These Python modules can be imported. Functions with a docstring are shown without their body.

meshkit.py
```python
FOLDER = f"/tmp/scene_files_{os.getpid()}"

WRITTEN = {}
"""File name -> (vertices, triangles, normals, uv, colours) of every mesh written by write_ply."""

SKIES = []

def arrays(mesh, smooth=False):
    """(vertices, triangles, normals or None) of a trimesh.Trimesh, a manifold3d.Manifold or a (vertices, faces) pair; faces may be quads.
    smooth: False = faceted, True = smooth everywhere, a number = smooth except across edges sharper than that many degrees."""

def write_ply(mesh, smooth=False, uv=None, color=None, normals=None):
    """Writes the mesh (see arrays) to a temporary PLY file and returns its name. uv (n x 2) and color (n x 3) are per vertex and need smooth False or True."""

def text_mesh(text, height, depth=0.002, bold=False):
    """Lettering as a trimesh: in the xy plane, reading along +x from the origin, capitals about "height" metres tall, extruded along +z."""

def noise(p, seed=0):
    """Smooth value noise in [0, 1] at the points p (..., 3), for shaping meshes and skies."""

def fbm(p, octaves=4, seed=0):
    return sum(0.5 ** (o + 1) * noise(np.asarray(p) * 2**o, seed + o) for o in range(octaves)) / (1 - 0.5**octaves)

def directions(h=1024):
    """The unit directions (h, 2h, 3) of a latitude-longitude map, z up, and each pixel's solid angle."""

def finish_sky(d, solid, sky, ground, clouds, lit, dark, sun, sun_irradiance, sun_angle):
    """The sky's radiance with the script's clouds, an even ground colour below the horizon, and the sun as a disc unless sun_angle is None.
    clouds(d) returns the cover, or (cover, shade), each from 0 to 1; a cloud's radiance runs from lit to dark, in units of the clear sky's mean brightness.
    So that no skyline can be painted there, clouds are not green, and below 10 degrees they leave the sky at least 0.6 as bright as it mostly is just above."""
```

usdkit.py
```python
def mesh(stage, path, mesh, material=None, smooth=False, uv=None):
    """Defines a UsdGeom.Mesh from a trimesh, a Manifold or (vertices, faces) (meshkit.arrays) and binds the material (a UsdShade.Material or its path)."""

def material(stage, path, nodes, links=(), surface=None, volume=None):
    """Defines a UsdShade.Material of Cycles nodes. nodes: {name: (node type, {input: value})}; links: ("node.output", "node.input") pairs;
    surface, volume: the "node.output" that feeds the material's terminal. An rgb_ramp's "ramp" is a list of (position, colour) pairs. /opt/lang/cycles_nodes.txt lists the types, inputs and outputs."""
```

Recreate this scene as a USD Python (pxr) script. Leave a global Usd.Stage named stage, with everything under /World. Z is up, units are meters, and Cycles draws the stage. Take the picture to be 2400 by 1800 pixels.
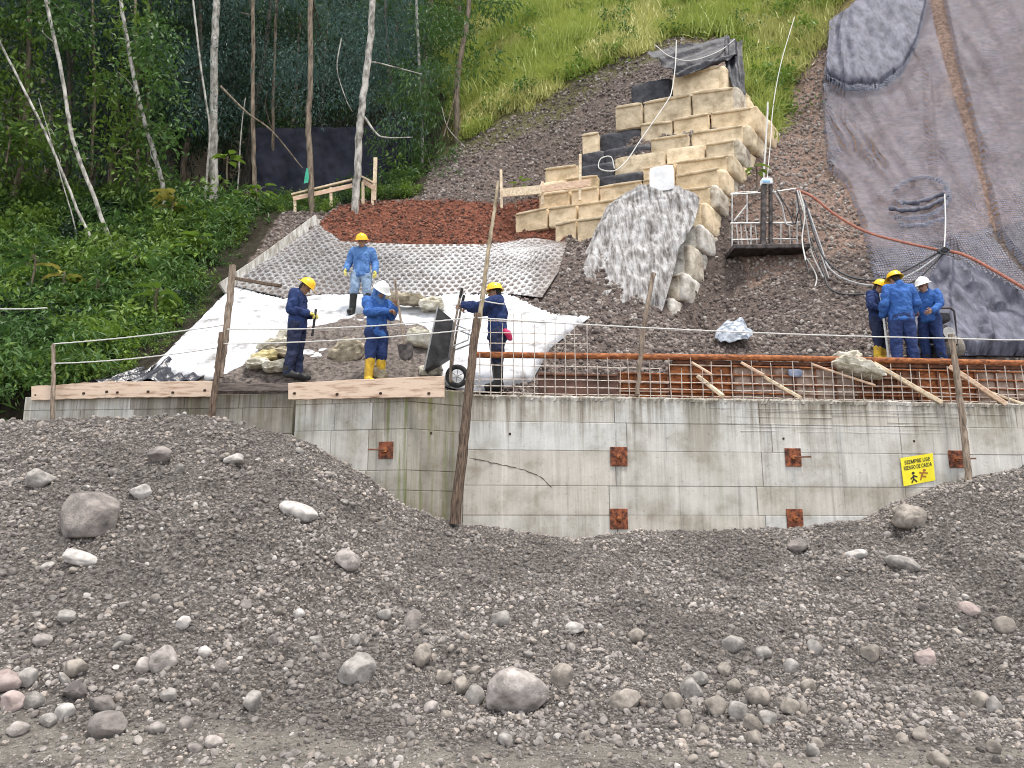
import math, random
import numpy as np, trimesh, manifold3d as m3
from scipy.interpolate import RBFInterpolator
from shapely.geometry import Polygon, Point
from shapely import contains_xy
import usdkit, meshkit
from meshkit import fbm, noise
from pxr import Usd, UsdGeom, UsdLux, UsdShade, Sdf, Gf, Vt

random.seed(7)
RNG = np.random.default_rng(11)
stage = Usd.Stage.CreateInMemory()
UsdGeom.SetStageUpAxis(stage, UsdGeom.Tokens.z)
UsdGeom.SetStageMetersPerUnit(stage, 1.0)
UsdGeom.Xform.Define(stage, '/World')
UsdGeom.Scope.Define(stage, '/World/Looks')

# ------------------------------------------------------------------ camera, sky, sun
EYE = np.array([0.0, 0.0, 1.6])
PITCH = math.radians(10.78)
FPX = 1733.0                       # focal length in pixels of the 2400 x 1800 photograph
cam = UsdGeom.Camera.Define(stage, '/World/camera')
cam.CreateHorizontalApertureAttr(36.0)
cam.CreateVerticalApertureAttr(27.0)
cam.CreateFocalLengthAttr(36.0 * FPX / 2400.0)
cam.CreateClippingRangeAttr(Gf.Vec2f(0.05, 2000))
cam.CreateExposureAttr(1.52)
_c, _s = math.cos(PITCH), math.sin(PITCH)
cam.AddTransformOp().Set(Gf.Matrix4d(1, 0, 0, 0, 0, -_s, _c, 0, 0, -_c, -_s, 0, *EYE, 1))

SUN_DIR = np.array([0.16, -0.22, 0.95]); SUN_DIR /= np.linalg.norm(SUN_DIR)
EL, ROT = math.asin(SUN_DIR[2]), math.atan2(SUN_DIR[0], SUN_DIR[1])
dome = UsdLux.DomeLight.Define(stage, '/World/sky')
skym = usdkit.material(stage, '/World/Looks/overcast_sky', {
    'tc': ('texture_coordinate', {}),
    'sky': ('sky_texture', {'sky_type': 'single_scattering', 'sun_disc': False, 'sun_elevation': EL, 'sun_rotation': ROT}),
    'n': ('noise_texture', {'scale': 2.2, 'detail': 5.0}),
    'r': ('rgb_ramp', {'ramp': [(0.3, (7.0, 7.3, 7.8)), (0.7, (10.5, 10.6, 10.8))]}),
    'mix': ('mix', {'fac': 0.82}),
    'bg': ('background_shader', {'strength': 0.07})},
    [('tc.generated', 'n.vector'), ('n.fac', 'r.fac'), ('sky.color', 'mix.color1'), ('r.color', 'mix.color2'), ('mix.color', 'bg.color')],
    surface='bg.background')
UsdShade.MaterialBindingAPI.Apply(dome.GetPrim()).Bind(skym)
dome.GetPrim().SetCustomDataByKey('kind', 'structure')
sun = UsdLux.DistantLight.Define(stage, '/World/sun')
sun.CreateIntensityAttr(0.4)
sun.CreateAngleAttr(10.0)
sun.CreateNormalizeAttr(True)
sun.CreateColorAttr(Gf.Vec3f(1.0, 0.95, 0.88))
_z = SUN_DIR; _x = np.cross([0, 0, 1.0], _z); _x /= np.linalg.norm(_x); _y = np.cross(_z, _x)
sun.AddTransformOp().Set(Gf.Matrix4d(*_x, 0, *_y, 0, *_z, 0, 0, 0, 0, 1))

# ------------------------------------------------------------------ projection helpers (photograph pixel + distance -> point)
FWD, UP = np.array([0, _c, _s]), np.array([0, -_s, _c])
def ray(px, py):
    d = np.array([1.0, 0, 0]) * ((px - 1200.0) / FPX) + UP * ((900.0 - py) / FPX) + FWD
    return d
def at(px, py, Y):
    d = ray(px, py)
    return EYE + d * (Y / d[1])
def project(p):
    q = np.asarray(p, float) - EYE
    dep = q @ FWD
    return np.stack([1200 + FPX * q[..., 0] / dep, 900 - FPX * (q @ UP) / dep], -1)
def lin(r, g, b):
    c = np.array([r, g, b]) / 255.0
    return tuple(np.where(c < 0.04045, c / 12.92, ((c + 0.055) / 1.055) ** 2.4))

# ------------------------------------------------------------------ stage helpers
USED, BASE = {}, {}
def numbered(parent, name):
    k = USED.get((parent, name), -1) + 1
    USED[(parent, name)] = k
    return f'{parent}/{name}' if k == 0 else f'{parent}/{name}_{k:03d}'
def tag(prim, label=None, cat=None, group=None, kind=None):
    for k, v in (('label', label), ('category', cat), ('group', group), ('kind', kind)):
        if v:
            prim.SetCustomDataByKey(k, v)
def thing(name, label, cat, base=(0, 0, 0), rotz=0.0, group=None):
    path = numbered('/World', name)
    x = UsdGeom.Xform.Define(stage, path)
    x.AddTranslateOp().Set(Gf.Vec3d(*map(float, base)))
    if rotz:
        x.AddRotateZOp().Set(math.degrees(rotz))
    tag(x.GetPrim(), label, cat, group)
    BASE[path] = np.array(base, float) if not rotz else None
    return path
def arr(mesh):
    if hasattr(mesh, 'to_mesh'):
        mm = mesh.to_mesh(); return np.array(mm.vert_properties[:, :3], float), np.array(mm.tri_verts, int)
    if isinstance(mesh, trimesh.Trimesh):
        return np.array(mesh.vertices), np.array(mesh.faces)
    v, f = np.asarray(mesh[0], float), np.asarray(mesh[1], int)
    if f.shape[1] == 4:
        f = np.vstack([f[:, [0, 1, 2]], f[:, [0, 2, 3]]])
    return v, f
def part(parent, name, mesh, m, smooth=False, label=None, kind=None, local=False, primvars=None):
    """a mesh in world coordinates (or local ones) under its thing"""
    v, f = arr(mesh)
    top = '/'.join(parent.split('/')[:3])
    if not local and BASE.get(top) is not None:
        v = v - BASE[top]
    path = numbered(parent, name)
    # a part with sub-parts is an Xform-like mesh: nested prims inherit no transform, so local coordinates are the thing's
    g = usdkit.mesh(stage, path, (v, f), m, smooth=smooth)
    for k, a in (primvars or {}).items():
        UsdGeom.PrimvarsAPI(g).CreatePrimvar(k, Sdf.ValueTypeNames.Color3fArray, 'vertex').Set(Vt.Vec3fArray.FromNumpy(np.asarray(a, np.float32)))
    tag(g.GetPrim(), label, None, None, kind)
    return path
def solo(name, mesh, m, label=None, cat=None, group=None, kind=None, smooth=False, primvars=None, base=None):
    v, f = arr(mesh)
    if base is None:
        base = np.array([v[:, 0].mean(), v[:, 1].mean(), v[:, 2].min()]) if kind is None else np.zeros(3)
    path = numbered('/World', name)
    g = usdkit.mesh(stage, path, (v - base, f), m, smooth=smooth)
    if np.any(base):
        g.AddTranslateOp().Set(Gf.Vec3d(*map(float, base)))
    for k, a in (primvars or {}).items():
        UsdGeom.PrimvarsAPI(g).CreatePrimvar(k, Sdf.ValueTypeNames.Color3fArray, 'vertex').Set(Vt.Vec3fArray.FromNumpy(np.asarray(a, np.float32)))
    tag(g.GetPrim(), label, cat, group, kind)
    BASE[path] = np.array(base, float)
    return path
def copy_of(src, name, base, rotz=0.0, label=None, cat=None, group=None, scale=None, quat=None):
    path = numbered('/World', name)
    x = UsdGeom.Xform.Define(stage, path)
    x.AddTranslateOp().Set(Gf.Vec3d(*map(float, base)))
    if rotz:
        x.AddRotateZOp().Set(math.degrees(rotz))
    if quat is not None:
        x.AddOrientOp().Set(Gf.Quatf(*map(float, quat)))
    if scale is not None:
        x.AddScaleOp().Set(Gf.Vec3f(*map(float, scale)))
    x.GetPrim().GetReferences().AddInternalReference(src)
    x.GetPrim().SetInstanceable(True)
    tag(x.GetPrim(), label, cat, group)
    return path
def scatter(name, protos, pos, quats, scales, idx, label=None, cat=None, parent='/World', kind='stuff'):
    """uncountable stuff: one PointInstancer. protos: list of (mesh, material, smooth)"""
    path = numbered(parent, name)
    pi = UsdGeom.PointInstancer.Define(stage, path)
    targets = []
    for k, (mesh, m, sm) in enumerate(protos):
        pth = f'{path}/protos/piece_{k:03d}'
        usdkit.mesh(stage, pth, arr(mesh), m, smooth=sm)
        targets.append(Sdf.Path(pth))
    pi.CreatePrototypesRel().SetTargets(targets)
    pi.CreatePositionsAttr(Vt.Vec3fArray.FromNumpy(np.asarray(pos, np.float32)))
    q = np.asarray(quats, np.float32)
    pi.CreateOrientationsAttr(Vt.QuathArray([Gf.Quath(float(a), float(b), float(c), float(d)) for a, b, c, d in q]))
    sc = np.asarray(scales, np.float32)
    if sc.ndim == 1:
        sc = np.repeat(sc[:, None], 3, 1)
    pi.CreateScalesAttr(Vt.Vec3fArray.FromNumpy(sc))
    pi.CreateProtoIndicesAttr(Vt.IntArray.FromNumpy(np.asarray(idx, np.int32)))
    tag(pi.GetPrim(), label, cat, None, kind)
    return path
def rquats(n, rng, tilt=1.0):
    q = rng.normal(size=(n, 4)); q[:, 1:3] *= tilt
    return q / np.linalg.norm(q, axis=1, keepdims=True)

# ------------------------------------------------------------------ mesh helpers
def join(ms):
    vs, fs, k = [], [], 0
    for m in ms:
        v, f = arr(m)
        vs.append(v); fs.append(f + k); k += len(v)
    return np.vstack(vs), np.vstack(fs)
def norm(v):
    v = np.asarray(v, float); return v / (np.linalg.norm(v) + 1e-12)
def smooth_path(pts, n=6):
    p = np.asarray(pts, float)
    if len(p) < 3:
        return p
    q = np.vstack([2 * p[0] - p[1], p, 2 * p[-1] - p[-2]])
    out = []
    for i in range(1, len(q) - 2):
        for t in np.linspace(0, 1, n, endpoint=False):
            a, b, c, d = q[i - 1], q[i], q[i + 1], q[i + 2]
            out.append(0.5 * ((2 * b) + (-a + c) * t + (2 * a - 5 * b + 4 * c - d) * t * t + (-a + 3 * b - 3 * c + d) * t ** 3))
    out.append(p[-1])
    return np.array(out)
def tube(pts, r, sides=7, caps=True):
    p = np.asarray(pts, float)
    r = np.broadcast_to(np.asarray(r, float), (len(p),))
    t = np.gradient(p, axis=0); t /= np.linalg.norm(t, axis=1, keepdims=True) + 1e-12
    ref = np.array([0, 0, 1.0]) if abs(t[:, 2]).mean() < 0.8 else np.array([1.0, 0, 0])
    a = np.cross(t, ref); a /= np.linalg.norm(a, axis=1, keepdims=True) + 1e-12
    b = np.cross(t, a)
    ang = np.arange(sides) * 2 * np.pi / sides
    v = p[:, None] + r[:, None, None] * (np.cos(ang)[None, :, None] * a[:, None] + np.sin(ang)[None, :, None] * b[:, None])
    n = len(p)
    i, j = np.meshgrid(np.arange(n - 1), np.arange(sides), indexing='ij')
    q = np.stack([i * sides + j, i * sides + (j + 1) % sides, (i + 1) * sides + (j + 1) % sides, (i + 1) * sides + j], -1).reshape(-1, 4)
    f = np.vstack([q[:, [0, 2, 1]], q[:, [0, 3, 2]]])
    v = v.reshape(-1, 3)
    if caps:
        v = np.vstack([v, p[0], p[-1]])
        k = np.arange(sides)
        f = np.vstack([f, np.stack([np.full(sides, n * sides), k, (k + 1) % sides], 1),
                       np.stack([np.full(sides, n * sides + 1), (n - 1) * sides + (k + 1) % sides, (n - 1) * sides + k], 1)])
    return v, f
def sag(a, b, drop, n=14):
    t = np.linspace(0, 1, n)[:, None]
    p = np.asarray(a, float) * (1 - t) + np.asarray(b, float) * t
    p[:, 2] -= (4 * t * (1 - t))[:, 0] * drop
    return p
def beam(a, b, w, h, ch=0.006, up=(0, 0, 1), seed=None, rough=0.0):
    """a squared timber / bar from a to b, w across, h along up, with chamfered long edges"""
    a, b = np.asarray(a, float), np.asarray(b, float)
    d = norm(b - a); s = norm(np.cross(d, up)); u = np.cross(s, d)
    w2, h2 = w / 2, h / 2
    c = min(ch, w2 * .6, h2 * .6)
    sec = np.array([(-w2 + c, -h2), (w2 - c, -h2), (w2, -h2 + c), (w2, h2 - c), (w2 - c, h2), (-w2 + c, h2), (-w2, h2 - c), (-w2, -h2 + c)])
    n = 2 if not rough else max(3, int(np.linalg.norm(b - a) / 0.25) + 1)
    rr = np.random.default_rng(seed if seed is not None else int(abs(a.sum() * 1000)) % 99991)
    rings = []
    for k, t in enumerate(np.linspace(0, 1, n)):
        o = a * (1 - t) + b * t + (rr.normal(0, rough, 3) if rough else 0)
        sc = 1 + (rr.normal(0, rough * 4) if rough else 0)
        rings.append(o + sc * (sec[:, :1] * s + sec[:, 1:] * u))
    v = np.vstack(rings)
    f = []
    for k in range(n - 1):
        for j in range(8):
            p, q = k * 8 + j, k * 8 + (j + 1) % 8
            f += [(p, q, q + 8), (p, q + 8, p + 8)]
    for j in range(1, 7):
        f += [(0, j + 1, j), ((n - 1) * 8, (n - 1) * 8 + j, (n - 1) * 8 + j + 1)]
    return v, np.array(f)
def rbox(c, u, v, w, lu, lv, lw, n=4, e=5.0, amp=0.0, seed=0, fr=3.0):
    """a rounded box (superellipsoid-like pillow) with centre c and axes u, v, w of full lengths lu, lv, lw"""
    b = trimesh.creation.box([2, 2, 2])
    for _ in range(n):
        b = b.subdivide()
    p = np.array(b.vertices)
    k = (np.abs(p) ** e).sum(1) ** (1 / e)
    p = p / k[:, None]
    if amp:
        p = p * (1 + amp * (fbm(p * fr + seed * 7.3, 3, seed) - 0.5)[:, None])
    u, v, w = norm(u), norm(v), norm(w)
    return np.asarray(c) + p[:, :1] * u * lu / 2 + p[:, 1:2] * v * lv / 2 + p[:, 2:] * w * lw / 2, np.array(b.faces)
def stone(seed, sub=2, flat=0.75, amp=0.5, cuts=5):
    r = np.random.default_rng(seed)
    s = trimesh.creation.icosphere(subdivisions=sub)
    p = np.array(s.vertices)
    for _ in range(cuts):                        # chip flats off the ball
        nrm = norm(r.normal(size=3)); d = r.uniform(0.55, 0.9)
        h = p @ nrm
        p = p - np.where(h > d, (h - d) * 0.85, 0)[:, None] * nrm
    p *= (1 + amp * (fbm(p * 1.3 + seed, 3, seed) - 0.5))[:, None]
    p *= np.array([1.0, r.uniform(.7, 1.0), flat * r.uniform(.8, 1.15)])
    return p, np.array(s.faces)
def grid_faces(nu, nv):
    i, j = np.meshgrid(np.arange(nu - 1), np.arange(nv - 1), indexing='ij')
    q = np.stack([i * nv + j, (i + 1) * nv + j, (i + 1) * nv + j + 1, i * nv + j + 1], -1).reshape(-1, 4)
    return np.vstack([q[:, [0, 1, 2]], q[:, [0, 2, 3]]])

# ------------------------------------------------------------------ materials
def mat(name, nodes, links, surface='p.BSDF'):
    return usdkit.material(stage, f'/World/Looks/{name}', nodes, links, surface=surface)
def speckle(name, c1, c2, scale=8.0, rough=0.85, bump=0.3, bscale=None, dist=0.02, detail=6.0, metallic=0.0, lo=0.35, hi=0.65, coord='geometry.position', stretch=(1, 1, 1), mid=None, spec=0.3, damp=0.0):
    ramp = [(lo, c1), (hi, c2)] if mid is None else [(lo, c1), ((lo + hi) / 2, mid), (hi, c2)]
    node, out = coord.split('.')
    cn = 'geometry' if node == 'geometry' else 'texture_coordinate'
    nodes = {'g': (cn, {}), 'map': ('mapping', {'scale': stretch}),
             'n': ('noise_texture', {'scale': scale, 'detail': detail, 'roughness': 0.62}),
             'r': ('rgb_ramp', {'ramp': ramp}),
             'nb': ('noise_texture', {'scale': bscale or scale * 3, 'detail': 6.0, 'roughness': 0.65}),
             'b': ('bump', {'strength': bump, 'distance': dist}),
             'p': ('principled_bsdf', {'roughness': rough, 'metallic': metallic, 'specular_ior_level': spec})}
    links = [(f'g.{out}', 'map.vector'), ('map.vector', 'n.vector'), ('n.fac', 'r.fac'), ('r.color', 'p.base_color'),
             ('map.vector', 'nb.vector'), ('nb.fac', 'b.height'), ('b.normal', 'p.normal')]
    if damp:        # broad damp and dusty patches of the ground itself
        nodes.update({'dn': ('noise_texture', {'scale': 0.75, 'detail': 4.0, 'roughness': .6}), 'dr': ('rgb_ramp', {'ramp': [(.36, (1 - damp,) * 3), (.62, (1 + .25 * damp,) * 3)]}), 'dm': ('mix', {'mix_type': 'multiply', 'fac': 1.0})})
        links.remove(('r.color', 'p.base_color'))
        links += [('g.position' if cn == 'geometry' else 'g.object', 'dn.vector'), ('dn.fac', 'dr.fac'), ('r.color', 'dm.color1'), ('dr.color', 'dm.color2'), ('dm.color', 'p.base_color')]
    return mat(name, nodes, links)
def leafmat(name, c1, c2, scale=0.9, trans=0.3, rough=0.5):
    c1, c2 = np.array(c1), np.array(c2)
    nodes = {'g': ('geometry', {}), 'n': ('noise_texture', {'scale': scale, 'detail': 3.0}),
             'nf': ('white_noise_texture', {'dimensions': '1D'}),
             'mx': ('mix_float', {'fac': 0.45}),
             'r': ('rgb_ramp', {'ramp': [(0.25, tuple(c1)), (0.75, tuple(c2))]}),
             'p': ('principled_bsdf', {'roughness': rough, 'specular_ior_level': 0.35}),
             't': ('translucent_bsdf', {}), 'm': ('mix_closure', {'fac': trans})}
    links = [('g.position', 'n.vector'), ('g.random_per_island', 'nf.w'), ('n.fac', 'mx.a'), ('nf.value', 'mx.b'), ('mx.result', 'r.fac'),
             ('r.color', 'p.base_color'), ('r.color', 't.color'), ('p.BSDF', 'm.closure1'), ('t.BSDF', 'm.closure2')]
    return mat(name, nodes, links, 'm.closure')

def concrete(name, tone, warm=0.0, moss=0.0):
    t = np.array([1.03 + .05 * warm, 1.0, 0.935 - .06 * warm]) * tone
    nodes = {'g': ('geometry', {}), 'ms': ('mapping', {'scale': (7.0, 7.0, 0.28)}), 'mf': ('mapping', {'scale': (1.0, 1.0, 1.0)}),
             'streak': ('noise_texture', {'scale': 1.6, 'detail': 8.0, 'roughness': 0.7}),
             'rs': ('rgb_ramp', {'ramp': [(0.28, tuple(t * .5)), (0.42, tuple(t * .86)), (0.60, tuple(t)), (0.72, tuple(np.minimum(t * 1.3, .8)))]}),
             'spots': ('noise_texture', {'scale': 19.0, 'detail': 8.0, 'roughness': 0.75}),
             'rp': ('rgb_ramp', {'ramp': [(0.30, (.5, .48, .45)), (0.42, (1, 1, 1))]}),
             'big': ('noise_texture', {'scale': 1.5, 'detail': 6.0, 'roughness': .6}),
             'rb': ('rgb_ramp', {'ramp': [(0.36, (.62, .59, .53)), (0.5, (.95, .95, .94)), (0.64, (1.12, 1.12, 1.12))]}),
             'm1': ('mix', {'mix_type': 'multiply', 'fac': 1.0}), 'm2': ('mix', {'mix_type': 'multiply', 'fac': 0.9}),
             'mossn': ('noise_texture', {'scale': 1.1, 'detail': 8.0, 'roughness': 0.72}),
             'mr': ('rgb_ramp', {'ramp': [(0.56 - .08 * moss, (0, 0, 0)), (0.70 - .08 * moss, (1, 1, 1))]}),
             'mf2': ('math', {'math_type': 'multiply', 'value2': min(1.0, .2 + .6 * moss)}),
             'mbw': ('rgb_to_bw', {}),
             'mm': ('mix', {'color2': (0.13, 0.15, 0.035)}),
             'sz': ('separate_xyz', {}), 'zr': ('map_range', {'from_min': 2.5, 'from_max': 3.65, 'to_min': 0.0, 'to_max': .26, 'clamp': True}),
             'md': ('mapping', {'scale': (9.0, 9.0, 0.12)}), 'dr': ('noise_texture', {'scale': 1.0, 'detail': 7.0, 'roughness': .75}), 'da': ('math', {'math_type': 'add'}),
             'drr': ('rgb_ramp', {'ramp': [(.66, (1, 1, 1)), (.86, (.45, .41, .36))]}), 'm3': ('mix', {'mix_type': 'multiply', 'fac': 1.0}),
             'bn': ('noise_texture', {'scale': 60.0, 'detail': 5.0}), 'b': ('bump', {'strength': 0.35, 'distance': 0.01}),
             'p': ('principled_bsdf', {'roughness': 0.85, 'specular_ior_level': 0.25})}
    links = [('g.position', 'ms.vector'), ('g.position', 'mf.vector'), ('ms.vector', 'streak.vector'), ('streak.fac', 'rs.fac'),
             ('mf.vector', 'spots.vector'), ('spots.fac', 'rp.fac'), ('mf.vector', 'big.vector'), ('big.fac', 'rb.fac'),
             ('rs.color', 'm1.color1'), ('rp.color', 'm1.color2'), ('m1.color', 'm2.color1'), ('rb.color', 'm2.color2'),
             ('ms.vector', 'mossn.vector'), ('mossn.fac', 'mr.fac'), ('mr.color', 'mbw.color'), ('mbw.val', 'mf2.value1'),
             ('mf2.value', 'mm.fac'), ('g.position', 'sz.vector'), ('sz.z', 'zr.value'), ('g.position', 'md.vector'), ('md.vector', 'dr.vector'), ('dr.fac', 'da.value1'), ('zr.result', 'da.value2'), ('da.value', 'drr.fac'), ('m2.color', 'm3.color1'), ('drr.color', 'm3.color2'), ('m3.color', 'mm.color1'), ('mm.color', 'p.base_color'),
             ('g.position', 'bn.vector'), ('bn.fac', 'b.height'), ('b.normal', 'p.normal')]
    return mat(name, nodes, links)

M = {}
M['concrete'] = [concrete('concrete_a', .52), concrete('concrete_b', .48, .4), concrete('concrete_c', .55, -.3), concrete('concrete_d', .46, .8)]
M['concrete_left'] = [concrete('concrete_left_a', .27, 1.2, .3), concrete('concrete_left_b', .52, .2, .3), concrete('concrete_left_c', .47, .3, .2)]
M['concrete_moss'] = [concrete('concrete_moss_a', .36, .8, 1.0), concrete('concrete_moss_b', .31, 1.3, .95)]
M['stones'] = [speckle('stone_grey', (.17, .15, .138), (.37, .335, .31), 14, .85, .35, damp=.5),
               speckle('stone_dark', (.10, .087, .08), (.27, .238, .22), 11, .8, .35, damp=.5),
               speckle('stone_warm', (.19, .16, .138), (.40, .345, .30), 12, .85, .35, damp=.5),
               speckle('stone_pale', (.26, .24, .225), (.50, .47, .44), 12, .85, .3)]
M['boulder_dark'] = speckle('boulder_dark', (.10, .088, .085), (.30, .265, .24), 5, .9, .7, bscale=26, dist=.03)
M['boulder_pink'] = speckle('boulder_pink', (.18, .158, .145), (.44, .395, .37), 9, .9, .6, bscale=30, dist=.02)
M['boulder_grey'] = speckle('boulder_grey', (.13, .12, .11), (.36, .335, .31), 8, .88, .6, bscale=30, dist=.02)
M['cobble_brown'] = speckle('cobble_brown', (.12, .105, .09), (.33, .29, .25), 9, .8, .4, bscale=40)
M['red_stone'] = speckle('red_stone', (.24, .185, .17), (.42, .345, .32), 9, .85, .3)
M['gravel_bed'] = speckle('gravel_bed', (.055, .048, .046), (.27, .245, .235), 16, .95, 1.0, bscale=45, dist=.05, lo=.38, hi=.62)
M['rope_white'] = speckle('rope_white', (.45, .44, .42), (.66, .65, .62), 30, .8, .3)
M['rope_red'] = speckle('rope_red', (.22, .075, .05), (.40, .16, .11), 20, .7, .3)
M['hose_black'] = speckle('hose_black', (.015, .015, .017), (.05, .05, .055), 20, .5, .2)
M['hose_grey'] = speckle('hose_grey', (.22, .22, .23), (.42, .42, .42), 20, .6, .2)
M['wood_pale'] = speckle('wood_pale', (.36, .22, .13), (.68, .50, .37), 5, .8, .4, stretch=(1.0, 6, 9), lo=.3, hi=.6, dist=.01)
M['wood_new'] = speckle('wood_new', (.45, .34, .22), (.74, .62, .46), 5, .8, .3, stretch=(4, 4, 4), dist=.01)
M['wood_grey'] = speckle('wood_grey', (.10, .075, .055), (.34, .27, .21), 6, .9, .6, stretch=(6, 6, .7), dist=.015)
M['wood_dark'] = speckle('wood_dark', (.045, .032, .025), (.20, .14, .10), 8, .9, .7, stretch=(6, 6, .8), dist=.015)
M['wood_hole'] = speckle('wood_hole', (.02, .012, .008), (.06, .035, .02), 8)
M['bamboo'] = speckle('bamboo', (.16, .12, .07), (.45, .37, .26), 5, .6, .2, stretch=(3, 3, .8))
M['rust'] = speckle('rust', (.10, .032, .014), (.40, .15, .055), 7, .8, .4, mid=(.25, .085, .03), stretch=(1.5, 1.5, 3))
M['rust_dark'] = speckle('rust_dark', (.05, .022, .015), (.20, .085, .045), 8, .8, .4)
M['rust_pale'] = speckle('rust_pale', (.18, .12, .09), (.46, .36, .30), 6, .75, .3)
M['plate_rust'] = speckle('plate_rust', (.055, .02, .013), (.36, .11, .045), 14, .75, .4, lo=.4, hi=.7)
M['rebar'] = speckle('rebar', (.30, .24, .20), (.58, .53, .48), 20, .6, .2, metallic=.2)
M['ply_dark'] = speckle('ply_dark', (.05, .025, .018), (.16, .085, .062), 3, .7, .2)
M['yellow_sign'] = speckle('yellow_sign', (.72, .60, .02), (.82, .72, .04), 6, .5, .05)
M['sign_black'] = mat('sign_black', {'p': ('principled_bsdf', {'base_color': (.012, .011, .01), 'roughness': .5})}, [])
M['sign_red'] = mat('sign_red', {'p': ('principled_bsdf', {'base_color': (.30, .10, .02), 'roughness': .5})}, [])
# ------------------------------------------------------------------ retaining wall plan line (front face)
WALL_PX = [(60, 11.95), (690, 11.62), (694, 11.36), (957, 11.02), (1088, 11.50), (2100, 12.20), (2900, 12.80)]
WP = np.array([at(px, 925, Y)[:2] for px, Y in WALL_PX])
def wall_y(x):
    return np.interp(x, WP[:, 0], WP[:, 1])
WALL_TOP_R, WALL_TOP_L = 3.60, 3.66

# ------------------------------------------------------------------ the slope above the wall
CTRL_PX = [
    # left ground and apron
    (350, 868, 12.6), (545, 680, 16.0), (740, 530, 18.4), (200, 900, 12.4), (0, 905, 12.5), (-300, 905, 12.5),
    (0, 720, 15.6), (200, 660, 16.4), (400, 590, 17.6), (0, 560, 18.3), (-400, 640, 17.5),
    (700, 880, 12.5), (900, 885, 12.5), (1100, 908, 12.2), (700, 745, 14.9), (850, 742, 15.2), (1050, 692, 16.1), (860, 640, 16.9),
    (850, 570, 18.0), (860, 480, 19.3), (1100, 570, 17.8), (1100, 475, 19.1), (1230, 478, 19.0), (540, 800, 13.8), (450, 800, 13.8),
    (1250, 780, 13.9), (1200, 862, 12.9), (1250, 680, 15.8), (1300, 560, 17.2), (1330, 470, 18.2), (1450, 480, 17.3), (1330, 700, 15.2), (1420, 600, 16.2),
    (1450, 720, 15.1), (1400, 830, 13.2),
    # right terrace and cut
    (2000, 832, 13.4), (2300, 838, 13.7), (2700, 838, 14.0), (1700, 775, 14.2), (1900, 765, 14.4), 
    (1850, 600, 16.9), (1760, 560, 17.2), (1900, 450, 18.2), (1850, 300, 20.3), (1950, 700, 15.3),
    # netted face
    (2110, 832, 14.3), (2300, 832, 14.5), (2100, 600, 16.2), (2000, 400, 18.4), (2300, 400, 17.4), (2300, 100, 19.0), (2000, 100, 20.6),
    (2400, 0, 19.2), (2600, 400, 17.0), (2700, 0, 18.8), (2300, 620, 15.9), (2600, 640, 15.5),
    # behind the bag wall and the grass
    (1500, 130, 21.8), (1700, 110, 21.8), (1820, 200, 21.2), (1350, 220, 21.8), (1130, 420, 20.0), 
    (1300, 100, 24.5), (1000, 0, 31.0), (1500, 0, 25.0), (1800, 0, 24.0), (1080, 250, 24.5), (1000, 400, 21.2), (1150, 180, 25.0),
    # forest brow
    (600, 475, 19.6), (300, 455, 19.8), (0, 440, 20.2), (860, 462, 19.6), (-400, 460, 20.0)]
CTRL = np.array([at(*c) for c in CTRL_PX])
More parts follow.
